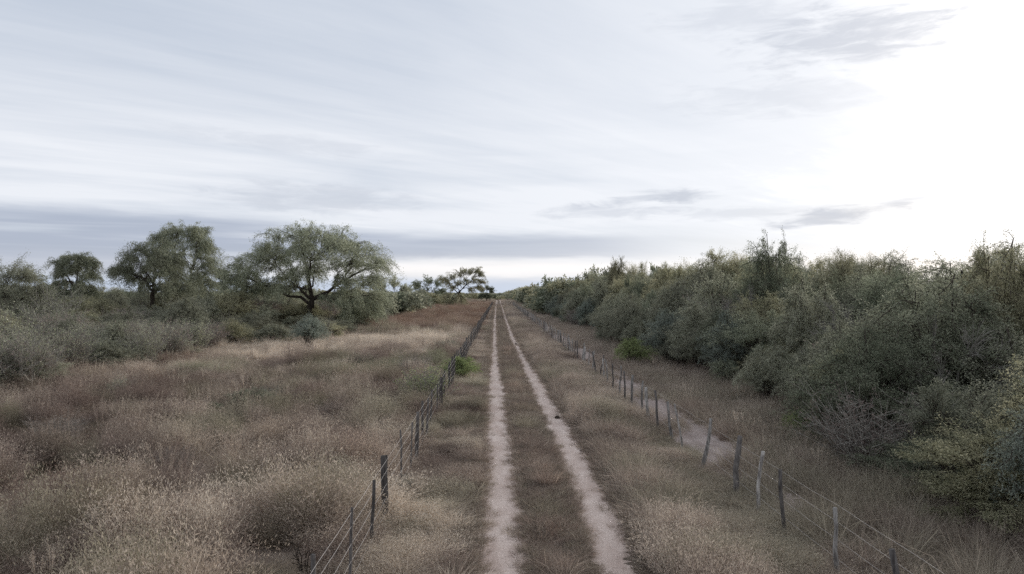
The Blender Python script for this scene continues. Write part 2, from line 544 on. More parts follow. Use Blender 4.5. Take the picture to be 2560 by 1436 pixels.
# ---------------------------------------------------------------- fences
def fence(root, x0, ys, wr, posts_fn, wire_zs):
    for k, y in enumerate(ys):
        h, r, seed, crook, mt, sq = posts_fn(k, y)
        g = rng(seed)
        mb = MB()
        n = 5 if y < 60 else 3
        zs = np.linspace(-0.15, h, n)
        lean = g.normal(0, crook, 2)
        px = lean[0] * zs + np.concatenate([[0], g.normal(0, crook * 0.16, n - 1)])
        py = lean[1] * zs + np.concatenate([[0], g.normal(0, crook * 0.16, n - 1)])
        rr = r * (1 - 0.18 * zs / h) * (1 + g.normal(0, 0.10, n))
        mb.tube(np.stack([px, py, zs], -1), rr, 4 if sq else (8 if y < 40 else 6), cap=True)
        o = link('post', mb.mesh('post', mt, not sq), root)
        o.location = (x0 + g.normal(0, 0.02), y, 0)
    for wz in wire_zs:
        g = rng(int(wz * 1000))
        pts = []
        for k, y in enumerate(ys):
            pts.append((x0 + 0.035, y, wz + g.normal(0, 0.006)))
            if k + 1 < len(ys) and y < 60:
                pts.append((x0 + 0.035, (y + ys[k + 1]) / 2, wz - 0.012 + g.normal(0, 0.004)))
        mb = MB()
        mb.tube(pts, wr, 4)
        link('wire', mb.mesh('wire', M['wire']), root)


LY = [6.2, 7.9, 9.65, 11.3, 12.75, 12.95, 14.9, 16.3, 17.6, 19.0, 20.2, 21.6, 23.0]
g = rng(400)
while LY[-1] < 245:
    LY.append(LY[-1] + (1.2 + g.normal(0, 0.2)) * (1 if LY[-1] < 150 else 1.6))


def left_post(k, y):
    g = rng(1000 + k)
    thick = k in (4, 8) or (k > 10 and k % 6 == 2)
    return (1.25 + g.normal(0, 0.045), (0.060 if thick else 0.033) * (1 + g.normal(0, .15)), 1100 + k, 0.03 if thick else 0.028, M['post'], not thick)


fl = tag(empty('wire_fence', (0, 0, 0)), 'straight wire fence of thin grey stakes between the weedy field and the track', 'fence', 'wire fences along the track')
fence(fl, FENCE_L, LY, 0.0023, left_post, (0.28, 0.52, 0.76, 1.0, 1.19))

RY = [6.9, 8.4, 10.2, 12.05, 13.3, 14.5, 16.8, 18.6, 20.0, 21.4, 23.0, 24.3, 25.7, 27.2]
g = rng(401)
while RY[-1] < 240:
    RY.append(RY[-1] + (1.45 + g.normal(0, 0.25)) * (1 if RY[-1] < 150 else 1.5))


def right_post(k, y):
    g = rng(2000 + k)
    thick = k in (5, 6, 9) or g.random() < 0.25
    return (1.15 + g.normal(0, 0.07), (0.056 if thick else 0.034) * (1 + g.normal(0, .15)), 2100 + k, 0.09,
            M['pale_post'] if g.random() < 0.75 else M['post'], False)


fr = tag(empty('wire_fence', (0, 0, 0)), 'crooked branch post wire fence beside the sandy strip along the wood', 'fence', 'wire fences along the track')
fence(fr, FENCE_R, RY, 0.0020, right_post, (0.3, 0.58, 0.84, 1.08))


# ---------------------------------------------------------------- plants
def bez(a, c, b, n):
    t = np.linspace(0, 1, n)[:, None]
    return (1 - t) ** 2 * a + 2 * t * (1 - t) * c + t * t * b


def tree_parts(seed, trunk, clumps, twigs, leaves, L, Wd, droop=0.5, r0=0.2, out=0.25, twig_r=0.012, forks=None, spread=0.16, mains=6, frond=0.5):
    """trunk: points from the ground to the fork. clumps: (x, y, z, rx, ry, rz). Limbs run from the trunk to each clump,
    twigs fill the clump and hang, leaves sit along the twigs. Returns (wood, foliage)."""
    g = rng(seed)
    wood, fol = MB(), MB()
    trunk = np.asarray(trunk, float)
    n = len(trunk)
    if n > 1:
        tt = np.linspace(0, 1, n * 3)
        tp = np.stack([np.interp(tt, np.linspace(0, 1, n), trunk[:, k]) for k in range(3)], -1)
        tp[1:-1] += g.normal(0, r0 * 0.12, (len(tp) - 2, 3))
        wood.tube(tp, r0 * (1.25 - 0.6 * tt), 7)
    P, A, Ls = [], [], []
    cc = np.array([c[:3] for c in clumps])
    order, rest = [int(np.argmax(np.linalg.norm(cc - trunk[-1], axis=1)))], set(range(len(cc)))
    rest.discard(order[0])
    while rest:                                        # far clumps first: they carry the main limbs
        k = max(rest, key=lambda q: min(np.linalg.norm(cc[q] - cc[o_]) for o_ in order))
        order.append(k)
        rest.discard(k)
    limb_pts = []
    heart = cc.mean(axis=0)
    for nth, ci in enumerate(order):
        cx, cy, cz, rx, ry, rz = clumps[ci]
        c = np.array([cx, cy, cz])
        rad = np.array([rx, ry, rz])
        end = c - np.array([0, 0, rz * 0.15])
        rs = r0 * 0.6
        if nth < mains or not limb_pts:
            st = trunk[-1] if n == 1 else trunk[-1] - (trunk[-1] - trunk[0]) * g.random() * 0.3
        else:                                          # smaller boughs leave the nearest limb
            lp_, lr_ = np.concatenate([q[0] for q in limb_pts]), np.concatenate([q[1] for q in limb_pts])
            dd = np.linalg.norm(lp_ - end, axis=1) + 0.7 * np.linalg.norm(lp_ - trunk[-1], axis=1)
            kk = int(np.argmin(dd))
            st, rs = lp_[kk], min(lr_[kk] * 0.75, r0 * 0.35)
        ctrl = st * 0.5 + end * 0.5
        hor = np.linalg.norm((end - st)[:2])
        ctrl = ctrl + np.array([0, 0, hor * out]) + g.normal(0, 0.10, 3) * np.linalg.norm(end - st)
        lp = bez(st, ctrl, end, 8)
        lp[1:-1] += g.normal(0, 0.025, (6, 3)) * np.linalg.norm(end - st)
        lr = np.maximum(rs * np.linspace(1, 0.22, 8) * (0.75 + 0.4 * g.random()), 0.012)
        wood.tube(lp, lr, 5)
        limb_pts.append((lp[2:6], lr[2:6]))
        for q in range(twigs):
            s0 = lp[g.integers(4, 8)] + g.normal(0, 0.12, 3) * rad
            dvec = g.normal(size=3)
            dvec /= np.linalg.norm(dvec)
            dvec[2] = dvec[2] * 0.9 + 0.15
            away = (c - heart) / (np.linalg.norm(c - heart) + 1e-6)
            dvec = dvec + frond * away
            e = c + dvec * rad * (0.4 + 0.6 * g.random() ** 0.6 + (0.55 * frond * g.random() if g.random() < 0.3 else 0))
            ln = np.linalg.norm(e - s0)
            mid = (s0 + e) / 2 + np.array([0, 0, ln * 0.22]) + g.normal(0, 0.08, 3) * ln
            tipd = e + np.array([0, 0, -droop * ln * (0.3 + 0.7 * g.random())])
            tw = bez(s0, mid + (e - mid) * 0.4, tipd, 6)
            wood.tube(tw, twig_r * np.linspace(1.3, 0.45, 6), 3)
            m = leaves
            t = 0.22 + 0.8 * g.random(m) ** 0.8
            seg = np.clip(t * 5, 0, 4.999)
            k = seg.astype(int)
            f = (seg - k)[:, None]
            pos = tw[k] * (1 - f) + tw[k + 1] * f
            tan = tw[k + 1] - tw[k]
            tan /= np.linalg.norm(tan, axis=1, keepdims=True) + 1e-9
            pos = pos + g.normal(0, spread, (m, 3)) * np.minimum(rad, 1.0) * (0.35 + t[:, None] * 0.6)
            ax = tan * 0.7 + g.normal(0, 0.6, (m, 3)) + np.array([0, 0, -droop * 0.9])
            P.append(pos)
            A.append(ax)
            Ls.append(L * (0.6 + 0.8 * g.random(m)))
    P, A, Ls = np.concatenate(P), np.concatenate(A), np.concatenate(Ls)
    fol.leaves(P, A, Ls, Ls * Wd / L, g)
    return wood, fol


def dome(seed, n, rx, rz, cr, z0=0.35, hollow=0.45):
    """clump list spread through a rounded crown standing on z0"""
    g = rng(seed)
    out = []
    for k in range(n):
        d = g.normal(size=3)
        d /= np.linalg.norm(d)
        d[2] = abs(d[2])
        r = hollow + (1 - hollow) * g.random() ** 0.5
        s = cr * (0.7 + 0.6 * g.random())
        out.append((d[0] * r * rx, d[1] * r * rx, z0 + d[2] * r * rz * (0.8 + 0.35 * g.random()), s, s, s * 0.75))
    return out


def broom_parts(seed, stems, h, spread, leaves, L, Wd, side=5, twig_r=0.008, up=0.75):
    """many upright wiry stems from the ground with side twigs"""
    g = rng(seed)
    wood, fol = MB(), MB()
    P, A = [], []
    for s in range(stems):
        ang = g.random() * 6.283
        r = spread * math.sqrt(g.random())
        b0 = np.array([math.cos(ang) * r * 0.3, math.sin(ang) * r * 0.3, -0.05])
        hh = h * (0.55 + 0.5 * g.random())
        tip = np.array([math.cos(ang) * r * (1.1), math.sin(ang) * r * 1.1, hh]) + g.normal(0, 0.1, 3) * h
        mid = b0 * 0.5 + tip * 0.5 + np.array([0, 0, 0.12 * h]) + g.normal(0, 0.05, 3) * h
        tw = bez(b0, mid, tip, 6)
        tw[1:-1] += g.normal(0, 0.02 * h, (4, 3))
        wood.tube(tw, twig_r * np.linspace(1.7, 0.5, 6), 3)
        for q in range(side):
            k = g.integers(1, 5)
            d = g.normal(size=3)
            d /= np.linalg.norm(d)
            d[2] = abs(d[2]) * up + 0.35
            e = tw[k] + d * h * (0.12 + 0.2 * g.random())
            sd = bez(tw[k], (tw[k] + e) / 2 + g.normal(0, 0.03, 3) * h, e, 4)
            wood.tube(sd, twig_r * np.linspace(0.9, 0.35, 4), 3)
            t = g.random(leaves)
            kk = np.clip((t * 3).astype(int), 0, 2)
            f = (t * 3 - kk)[:, None]
            P.append(sd[kk] * (1 - f) + sd[kk + 1] * f + g.normal(0, 0.02 * h, (leaves, 3)))
            A.append((sd[kk + 1] - sd[kk]) / (np.linalg.norm(sd[kk + 1] - sd[kk], axis=1, keepdims=True) + 1e-9) + g.normal(0, 0.6, (leaves, 3)))
    if leaves:
        P, A = np.concatenate(P), np.concatenate(A)
        Ls = L * (0.6 + 0.8 * g.random(len(P)))
        fol.leaves(P, A, Ls, Ls * Wd / L, g)
    return wood, fol


def plume_parts(seed, stems, h, r, side, leaves, L, Wd, twig_r=0.009):
    """thicket bush of long arching branches, each set with feathery side twigs"""
    g = rng(seed)
    wood, fol = MB(), MB()
    P, A = [], []
    for s in range(stems):
        ang = g.random() * 6.283
        q = math.sqrt(g.random())
        rr, hh = r * q * (0.75 + 0.45 * g.random()), h * (1.05 - 0.55 * q ** 2.2) * (0.72 + 0.38 * g.random())
        ca, sa = math.cos(ang), math.sin(ang)
        b0 = np.array([ca * r * .12, sa * r * .12, -0.05])
        top = np.array([ca * rr * .55, sa * rr * .55, hh]) + g.normal(0, 0.05, 3) * h
        tip = np.array([ca * rr, sa * rr, hh * (0.95 - 0.3 * g.random() * q)]) + g.normal(0, 0.06, 3) * h
        tw = np.concatenate([bez(b0, np.array([ca * rr * .25, sa * rr * .25, hh * .6]), top, 6), bez(top, top * .45 + tip * .55 + np.array([0, 0, .06 * h]), tip, 5)[1:]])
        tw[1:-1] += g.normal(0, 0.012 * h, (8, 3))
        wood.tube(tw, twig_r * np.linspace(2.0, 0.5, 10), 4)
        for k in range(side):
            t = 2.2 + 7.0 * (k + g.random()) / side
            i = min(int(t), 8)
            f = t - i
            p = tw[i] * (1 - f) + tw[i + 1] * f
            d = tw[i + 1] - tw[i]
            d = d / (np.linalg.norm(d) + 1e-9)
            sd = np.cross(d, g.normal(size=3))
            sd /= np.linalg.norm(sd) + 1e-9
            dv = d * 0.75 + sd * (0.9 + .4 * g.random()) + np.array([ca * .25, sa * .25, 0.25])
            ln = h * (0.10 + 0.13 * g.random()) * (1.15 - 0.055 * t)
            e = p + dv / np.linalg.norm(dv) * ln
            sb = bez(p, (p + e) / 2 + np.array([0, 0, 0.14 * ln]), e - np.array([0, 0, 0.12 * ln]), 4)
            wood.tube(sb, twig_r * np.linspace(0.7, 0.35, 4), 3)
            tt = g.random(leaves) * 3
            kk = np.clip(tt.astype(int), 0, 2)
            ff = (tt - kk)[:, None]
            tn = sb[kk + 1] - sb[kk]
            tn /= np.linalg.norm(tn, axis=1, keepdims=True) + 1e-9
            P.append(sb[kk] * (1 - ff) + sb[kk + 1] * ff + g.normal(0, 0.013 * h, (leaves, 3)))
            A.append(tn * 0.8 + g.normal(0, 0.6, (leaves, 3)))
    P, A = np.concatenate(P), np.concatenate(A)
    Ls = L * (0.6 + 0.8 * g.random(len(P)))
    fol.leaves(P, A, Ls, Ls * Wd / L, g)
    return wood, fol


def plant(name, loc, pair, rz, sc, label, cat, group, names=('trunk', 'crown'), wood_mat=None, leaf_mat=None):
    r = empty(name, loc, rz, sc)
    tag(r, label, cat, group)
    for nm, me, mt in ((names[0], pair[0], wood_mat), (names[1], pair[1], leaf_mat)):
        if me is None:
            continue
        o = link(nm, me, r)
        if mt is not None:
            o.material_slots[0].link = 'OBJECT'
            o.material_slots[0].material = mt
    return r


def meshes(name, parts, wm, lm):
    w, f = parts
    return (w.mesh(name + '_wood', wm) if w.n else None, f.mesh(name + '_leaves', lm) if f.n else None)


def place_z(x, y):
    return float(ground_h(x, y)) - 0.04


# --- the single trees of the left field; clumps measured in the photograph, set at the tree's distance
def photo_tree(name, Y, base_px, clump_px, trunk_px, seed, twigs, leaves, L, Wd, droop, r0, wm, lm, label, group, depth=0.8, out=0.2, twig_r=0.014, spread=0.19):
    s = Y / F
    x0 = (base_px - VX) * s
    g = rng(seed)

    def loc(px, py):
        return (px - base_px) * s, H - (py - HY) * s
    tr = [(loc(px, py)[0], 0.0, loc(px, py)[1]) for px, py in trunk_px]
    tr = [(tr[0][0], 0, -0.1)] + tr
    cl = []
    wmax = max(abs(px - base_px) for px, py, r in clump_px) * s
    for px, py, r in clump_px:
        cx, cz = loc(px, py)
        rr = r * s * 1.08
        room = math.sqrt(max(wmax ** 2 - cx ** 2, 0.0)) * depth
        for q in range(3):
            cy = (q - 1) * room * 0.55 + g.normal(0, 0.2) * room
            k = 1.0 if q == 1 else 0.85
            cl.append((cx + g.normal(0, .25) * rr * (q != 1), cy, cz - abs(q - 1) * rr * 0.25, rr * k, rr * k, rr * k * 0.85))
    pair = meshes(name, tree_parts(seed, tr, cl, twigs, leaves, L, Wd, droop, r0, out, twig_r, None, spread, 6, 0.8), wm, lm)
    return plant(name, (x0, Y, place_z(x0, Y)), pair, 0, (1, 1, 1), label, 'tree', group)


GRP_L = 'single trees on the field side'
photo_tree('mesquite_tree', 80, 782, [(610, 655, 34), (655, 640, 40), (690, 622, 34), (640, 680, 36), (700, 665, 40), (735, 590, 34),
                                      (775, 580, 36), (820, 588, 38), (760, 625, 40), (815, 630, 42), (858, 600, 36), (875, 645, 42),
                                      (918, 632, 38), (945, 655, 30), (930, 690, 34), (895, 700, 32), (850, 690, 26), (905, 740, 28),
                                      (945, 735, 26), (870, 745, 22), (600, 690, 26), (925, 765, 24), (885, 772, 22), (790, 672, 34), (745, 672, 32), (840, 655, 34), (625, 705, 26), (665, 705, 24), (700, 640, 36), (715, 615, 30), (720, 690, 28), (845, 615, 34), (885, 610, 32), (760, 600, 34), (800, 610, 36), (770, 650, 34), (865, 720, 26), (700, 715, 22), (655, 722, 20), (740, 712, 18), (832, 735, 22), (615, 730, 20)],
           [(778, 790), (776, 765), (785, 745)], 31, 19, 70, 0.15, 0.048, 0.75, 0.36, M['bark'], M['sage'],
           'broad spreading mesquite with dark arching limbs, largest tree on the field side', GRP_L)
photo_tree('mesquite_tree', 84, 389, [(345, 640, 28), (372, 625, 30), (405, 622, 32), (440, 640, 36), (360, 668, 30), (400, 665, 34),
                                      (440, 680, 36), (385, 700, 26), (330, 668, 20), (300, 672, 14), (425, 705, 30), (455, 712, 28), (385, 650, 34), (420, 650, 36), (350, 690, 24)],
           [(391, 765), (390, 740), (394, 720)], 32, 19, 70, 0.15, 0.048, 0.9, 0.3, M['bark'], M['sage'],
           'rounded drooping tree with dark trunk showing below its crown', GRP_L)
photo_tree('mesquite_tree', 95, 480, [(410, 592, 26), (440, 578, 26), (472, 575, 30), (500, 590, 30), (522, 612, 26), (505, 640, 34),
                                      (525, 655, 26), (470, 620, 34), (500, 685, 34), (480, 720, 34), (520, 700, 24), (498, 570, 18), (495, 745, 30), (465, 690, 34), (525, 735, 24), (450, 650, 36), (430, 605, 30), (425, 640, 32), (500, 610, 34), (470, 655, 36), (510, 670, 32), (455, 735, 26)],
           [(482, 765), (480, 730), (478, 700)], 33, 19, 70, 0.16, 0.05, 1.1, 0.26, M['bark'], M['sage'],
           'tall dense drooping tree standing right behind the rounded one', GRP_L)
photo_tree('mesquite_tree', 92, 202, [(168, 648, 18), (190, 640, 20), (220, 642, 20), (240, 652, 16), (165, 675, 18), (195, 670, 22),
                                      (228, 680, 22), (180, 700, 20), (210, 705, 22), (240, 712, 18), (160, 705, 16), (190, 725, 20), (225, 728, 18), (168, 725, 15), (200, 655, 22)],
           [(203, 760), (203, 735), (204, 700)], 34, 19, 84, 0.15, 0.044, 1.4, 0.22, M['bark'], M['sage'],
           'small weeping tree with a flat topped hanging crown', GRP_L)
photo_tree('mesquite_tree', 60, 30, [(-40, 690, 40), (0, 680, 36), (45, 680, 36), (85, 685, 30), (15, 720, 44), (65, 720, 40), (-30, 740, 44), (20, 760, 44), (70, 755, 34), (40, 705, 44), (-10, 710, 40), (95, 715, 26), (-60, 700, 40)],
           [(30, 830), (30, 800), (28, 770)], 35, 19, 84, 0.11, 0.036, 0.4, 0.22, M['bark'], M['grey_green'],
           'wide low grey green tree at the left edge of the view', GRP_L)
photo_tree('mesquite_tree', 205, 1143, [(1112, 695, 12), (1122, 702, 14), (1135, 690, 15), (1150, 684, 15), (1163, 679, 13), (1176, 678, 13), (1190, 676, 13), (1200, 684, 11),
                                        (1200, 702, 11), (1196, 716, 10), (1182, 698, 14), (1165, 700, 14), (1150, 706, 13), (1132, 715, 13), (1120, 738, 15), (1135, 745, 15), (1150, 738, 12),
                                        (1125, 755, 13), (1143, 757, 13), (1160, 748, 11), (1180, 722, 10)],
           [(1141, 765), (1143, 745), (1150, 725)], 36, 11, 34, 0.28, 0.085, 0.5, 0.24, M['bark'], M['olive'],
           'thin airy tree with see-through crown beside the far end of the straight fence', GRP_L, twig_r=0.03)
for k, (Y, bx, cl, lab) in enumerate((
        (170, 985, [(960, 715, 18), (985, 708, 18), (1005, 722, 16), (975, 735, 20), (1000, 745, 18), (960, 745, 14)],
         'rounded green tree just right of the broad spreading mesquite'),
        (240, 1070, [(1050, 712, 14), (1070, 703, 14), (1090, 708, 12), (1058, 728, 14), (1082, 728, 14), (1070, 722, 15), (1048, 740, 14), (1070, 742, 15), (1090, 740, 14), (1100, 725, 11)],
         'dark bushy tree left of the thin airy tree'),
        (250, 1035, [(1025, 722, 10), (1040, 715, 11), (1030, 732, 11), (1045, 732, 11), (1025, 742, 11), (1040, 744, 11)],
         'small dark tree on the left of the dark bushy one'),
        (300, 1216, [(1208, 724, 8), (1218, 720, 9), (1226, 726, 8), (1214, 733, 9), (1222, 737, 8), (1206, 737, 8)],
         'small far tree right of the thin airy tree by the vanishing track'),
        (160, 565, [(558, 690, 10), (567, 684, 10), (572, 698, 10), (560, 705, 10), (566, 716, 12)],
         'small dark narrow tree in the gap between the two largest field trees'))):
    photo_tree('bushy_tree', Y, bx, cl, [(bx, HY + F * H / Y), (bx, HY + F * 2.5 / Y)], 50 + k, 14, 36, 0.32, 0.13, 0.3, 0.2,
               M['bark'], M['dark_green'] if k else M['grey_green'], lab, GRP_L, twig_r=0.02)

# --- kinds of shrubs and wood trees, built once
KIND = {}
for k in (1,):          # rounded thicket bush, about 3 m across and 3 m high
    KIND['bush', k] = meshes('bush', tree_parts(100 + k, [(0, 0, 0.05)], dome(200 + k, 26, 1.25, 2.1, 0.50, 0.25, 0.45), 22, 110, 0.048, 0.016, 0.06, 0.09, 0.3, 0.007, None, 0.14), M['bark'], M['grey_green'])
for k in (0, 2, 3):     # thicket bush of arching feathery branches
    KIND['bush', k] = meshes('bush', plume_parts(180 + k, 72, 2.75, 1.75, 18, 54, 0.043, 0.0145), M['bark'], M['grey_green'])
for k in range(4):      # wood tree, about 6 m high
    KIND['tree', k] = meshes('tree', tree_parts(120 + k, [(0, 0, -0.1), (0.1, 0, 0.9), (0.05, 0.1, 1.6)], dome(220 + k, 36, 2.3, 2.55, 0.95, 2.0, 0.4), 22, 110, 0.062, 0.021, 0.05, 0.16, 0.2, 0.010, None, 0.15, 6, 0.25), M['bark'], M['dark_green'])
for k in range(3):      # wiry upright shrub, about 2 m high
    KIND['broom', k] = meshes('broom', broom_parts(140 + k, 90, 2.0, 1.0, 9, 0.06, 0.018, 6, 0.0095), M['grey_twig'], M['pale_green'])
for k in range(2):      # leafless tangle
    KIND['tangle', k] = meshes('tangle', broom_parts(150 + k, 130, 1.8, 1.3, 7, 0.06, 0.02, 7, 0.007, 0.4), M['grey_twig'], M['brown'])
for k in range(2):      # open tree with visible bare limbs
    KIND['open', k] = meshes('open', tree_parts(160 + k, [(0, 0, -0.1), (0.1, 0, 0.6), (0.05, 0.1, 1.2)], dome(260 + k, 30, 2.5, 2.7, 0.6, 2.0, 0.6), 16, 40, 0.07, 0.024, 0.05, 0.15, 0.12, 0.012, None, 0.1), M['grey_twig'], M['olive'])
for k in range(2):      # far wood tree, coarse
    KIND['far', k] = meshes('far', tree_parts(170 + k, [(0, 0, -0.1), (0, 0, 1.5)], dome(270 + k, 16, 2.2, 3.2, 0.9, 1.6, 0.4), 8, 14, 0.4, 0.19, 0.2, 0.14, 0.2, 0.02, None, 0.25), M['bark'], M['dark_green'])
BASE = {'bush': (1.65, 3.0), 'tree': (2.6, 5.9), 'broom': (1.2, 2.05), 'tangle': (1.5, 1.75), 'open': (2.8, 5.8), 'far': (2.9, 5.6)}
NVAR = {'bush': 4, 'tree': 4, 'broom': 3, 'tangle': 2, 'open': 2, 'far': 2}


def grow(kind, x, y, half_w, h, seed, name, label, cat, group, lm=None, wm=None):
    g = rng(seed)
    k = int(g.integers(NVAR[kind]))
    bw, bh = BASE[kind]
    names = ('trunk', 'crown') if cat == 'tree' else ('stems', 'foliage')
    return plant(name, (x, y, place_z(x, y)), KIND[kind, k], g.random() * 6.283, (half_w / bw, half_w / bw * (0.9 + 0.2 * g.random()), h / bh),
                 label, cat, group, names, wm, lm)


# --- singled-out shrubs: (kind, px, base py, width px, top py, leaves, name, label)
for k, (kind, px, bpy_, wpx, tpy, lm, nm, lab) in enumerate((
        ('bush', 640, 1030, 170, 945, 'grey_green', 'low_shrub', 'low dark green shrub alone among the dry weeds of the field'),
        ('broom', 1062, 1016, 150, 915, 'yellow_green', 'low_shrub', 'yellow green shrub growing through the straight stake fence, nearer one'),
        ('bush', 1150, 948, 110, 890, 'yellow_green', 'low_shrub', 'yellow green shrub on the track side of the straight stake fence'),
        ('bush', 1583, 918, 105, 845, 'yellow_green', 'low_shrub', 'bright yellow green shrub at the foot of the wood'),
        ('bush', 2005, 1095, 90, 1022, 'yellow_green', 'low_shrub', 'small fresh green shrub in front of the dark wood'),
        ('bush', 2335, 1235, 300, 1085, 'dark_green', 'low_shrub', 'broad dark green shrub in the grass before the wood'),
        ('broom', 2292, 1262, 55, 1212, 'pale_green', 'low_shrub', 'small pale sprig before the broad dark green shrub'),
        ('bush', 775, 868, 90, 790, 'blue_green', 'low_shrub', 'blue green shrub at the foot of the broad spreading mesquite'),
        ('bush', 690, 862, 110, 800, 'grey_green', 'low_shrub', 'grey green shrub left of the blue green one'),
        ('bush', 585, 868, 100, 800, 'olive', 'low_shrub', 'olive shrub at the edge of the pale straw grass'),
        ('broom', 910, 925, 80, 880, 'pale_green', 'low_shrub', 'pale green tuft of a shrub in the straw grass'),
        ('tangle', 1035, 945, 110, 890, 'brown', 'low_shrub', 'brown leafless shrub near the straight stake fence'),
        ('tangle', 160, 1108, 150, 1035, 'brown', 'low_shrub', 'dark brown leafless shrub low in the left of the field'),
        ('tangle', 420, 1180, 150, 1110, 'brown', 'low_shrub', 'brown leafless shrub right of the darkest one in the field'),
        ('bush', 545, 1048, 80, 1000, 'dark_green', 'low_shrub', 'tiny dark green shrub left of the lone one among the weeds'),
        ('broom', 320, 990, 90, 930, 'pale_green', 'low_shrub', 'pale wiry tuft standing out before the left scrub'),
        ('broom', 690, 1000, 70, 955, 'grey_green', 'low_shrub', 'small wiry shrub right of the lone dark green one'),
        ('broom', 1010, 1250, 90, 1185, 'grey_green', 'low_shrub', 'low grey green weed beside the foot of the straight fence'),
        ('tangle', 830, 1050, 90, 1005, 'brown', 'low_shrub', 'small brown tangle midway between lone shrub and straight fence'),
        ('bush', 345, 812, 120, 728, 'grey_green', 'low_shrub', 'tall grey green bush left of the dark trunk of the rounded tree'),
        ('bush', 455, 815, 130, 735, 'olive', 'low_shrub', 'tall olive bush right of the dark trunk of the rounded tree'),
        ('bush', 545, 812, 90, 742, 'sage', 'low_shrub', 'pale bush between the tall drooping tree and the spreading mesquite'),
        ('bush', 225, 815, 130, 735, 'sage', 'low_shrub', 'pale bush before the small weeping tree'),
        ('bush', 650, 818, 120, 738, 'grey_green', 'low_shrub', 'tall grey green bush under the left limbs of the spreading mesquite'),
        ('bush', 90, 840, 150, 748, 'brown', 'low_shrub', 'big purplish brown bush before the low tree at the left edge'),
        ('bush', 985, 792, 75, 735, 'grey_green', 'low_shrub', 'rounded grey green bush right of the spreading mesquite, by the rusty grass'),
        ('bush', 925, 806, 80, 752, 'dark_green', 'low_shrub', 'dark bush under the right side of the spreading mesquite'),
        ('bush', 862, 822, 70, 775, 'olive', 'low_shrub', 'olive bush between the spreading mesquite and its dark neighbour'),
        ('bush', 1060, 772, 40, 748, 'grey_green', 'low_shrub', 'small far bush at the edge of the rusty grass'),
        ('broom', 1120, 880, 70, 845, 'pale_green', 'low_shrub', 'small pale shrub by the straight fence beyond the yellow ones'),
        ('bush', 2545, 1160, 160, 960, 'olive', 'low_shrub', 'pale olive bush at the right edge before the wood'),
        ('bush', 2570, 1330, 170, 1190, 'olive', 'low_shrub', 'olive green bush low at the right edge of the view'))):
    x, y = at(px, bpy_)
    grow(kind, x, y, wpx * y / F / 2, (bpy_ - tpy) * y / F, 600 + k, nm, lab, 'shrub', 'shrubs standing apart', M[lm])

# --- the wood on the right of the track: rows of bushes, taller trees behind
g = rng(77)


TOLABEL = []


def wood_row(x0, jx, y0, y1, step, kinds, hw, hh, leaves, seed, cat, label, group, grow_step=0.0):
    g = rng(seed)
    y, k = y0, 0
    while y < y1:
        kind = kinds[g.integers(len(kinds))]
        lm = leaves[g.integers(len(leaves))]
        x = x0(y) + g.normal(0, jx)
        w_ = hw * (0.75 + 0.5 * g.random())
        h_ = hh(y) * (0.72 + 0.48 * g.random()) * {'open': 0.82, 'tangle': 0.72}.get(kind, 1.0)
        far = y > 130
        if kind == 'bush' and y > 26 and g.random() < 0.14:      # a gap
            y += step
            continue
        kd = 'far' if far else kind
        c_ = 'tree' if kind in ('tree', 'open') else 'bush'
        word = {'bush': 'feathery %s bush' % MAT_WORD[lm], 'tree': 'full %s tree' % MAT_WORD[lm], 'open': 'thin crowned %s tree' % MAT_WORD[lm],
                'tangle': 'grey brown leafless bush'}[kind]
        r = grow(kd, x, y, w_, h_, seed * 100 + k, 'wood_tree' if c_ == 'tree' else 'thicket_bush', None, c_, group,
                 M['brown'] if kind == 'tangle' else M[lm], M['bark'] if kind in ('tree', 'bush') else M['grey_twig'])
        TOLABEL.append((r, word, label, 'from its near end', y, y < 62))
        y += step * (0.75 + 0.5 * g.random()) + grow_step * max(0, y - 60)
        k += 1


edge = lambda y: np.interp(y, [0, 12, 17, 24, 40, 100, 400], [8.0, 8.2, 8.9, 9.9, 9.8, 9.4, 8.8]) + (vnoise(y, 0.0, 9.0, 15) - 0.4) * 2.2 * sstep(y, 20, 34)
GW = 'bushes and trees of the dense wood'
MAT_WORD = {'sage': 'sage green', 'grey_green': 'grey green', 'olive': 'olive green', 'dark_green': 'dark green', 'blue_green': 'blue green', 'brown': 'brown',
            'pale_green': 'pale green', 'yellow_green': 'yellow green'}
FRONT, BEHIND, SKY = 'in the wood front row', 'just behind the wood front row', 'on the wood skyline'
hf = lambda y: np.interp(y, [10, 30, 60, 130], [2.7, 2.9, 3.6, 4.2])
hb = lambda y: np.interp(y, [10, 30, 60, 130], [3.7, 4.2, 5.2, 5.8])
hm = lambda y: np.interp(y, [10, 25, 40, 65, 140], [4.5, 5.2, 6.2, 7.6, 8.0])
ht = lambda y: np.interp(y, [10, 25, 40, 65, 170], [5.2, 6.2, 7.3, 8.6, 8.8])
wood_row(lambda y: edge(y) + 0.9, 0.5, 9, 135, 2.0, ('bush',) * 15 + ('tangle',), 1.75, hf, ('grey_green', 'grey_green', 'olive', 'dark_green', 'grey_green', 'blue_green'), 11, 'bush', FRONT, GW, 0.012)
wood_row(lambda y: edge(y) + 3.4, 1.0, 10, 135, 2.5, ('bush',) * 12 + ('tangle',), 2.1, hb, ('grey_green', 'olive', 'grey_green', 'sage', 'grey_green'), 12, 'bush', BEHIND, GW, 0.014)
wood_row(lambda y: edge(y) + 6.4, 0.9, 12, 140, 3.0, ('tree', 'bush', 'tree', 'tree', 'bush', 'open'), 2.5, hm, ('grey_green', 'olive', 'dark_green'), 13, 'tree', 'deep in the wood', GW, 0.016)
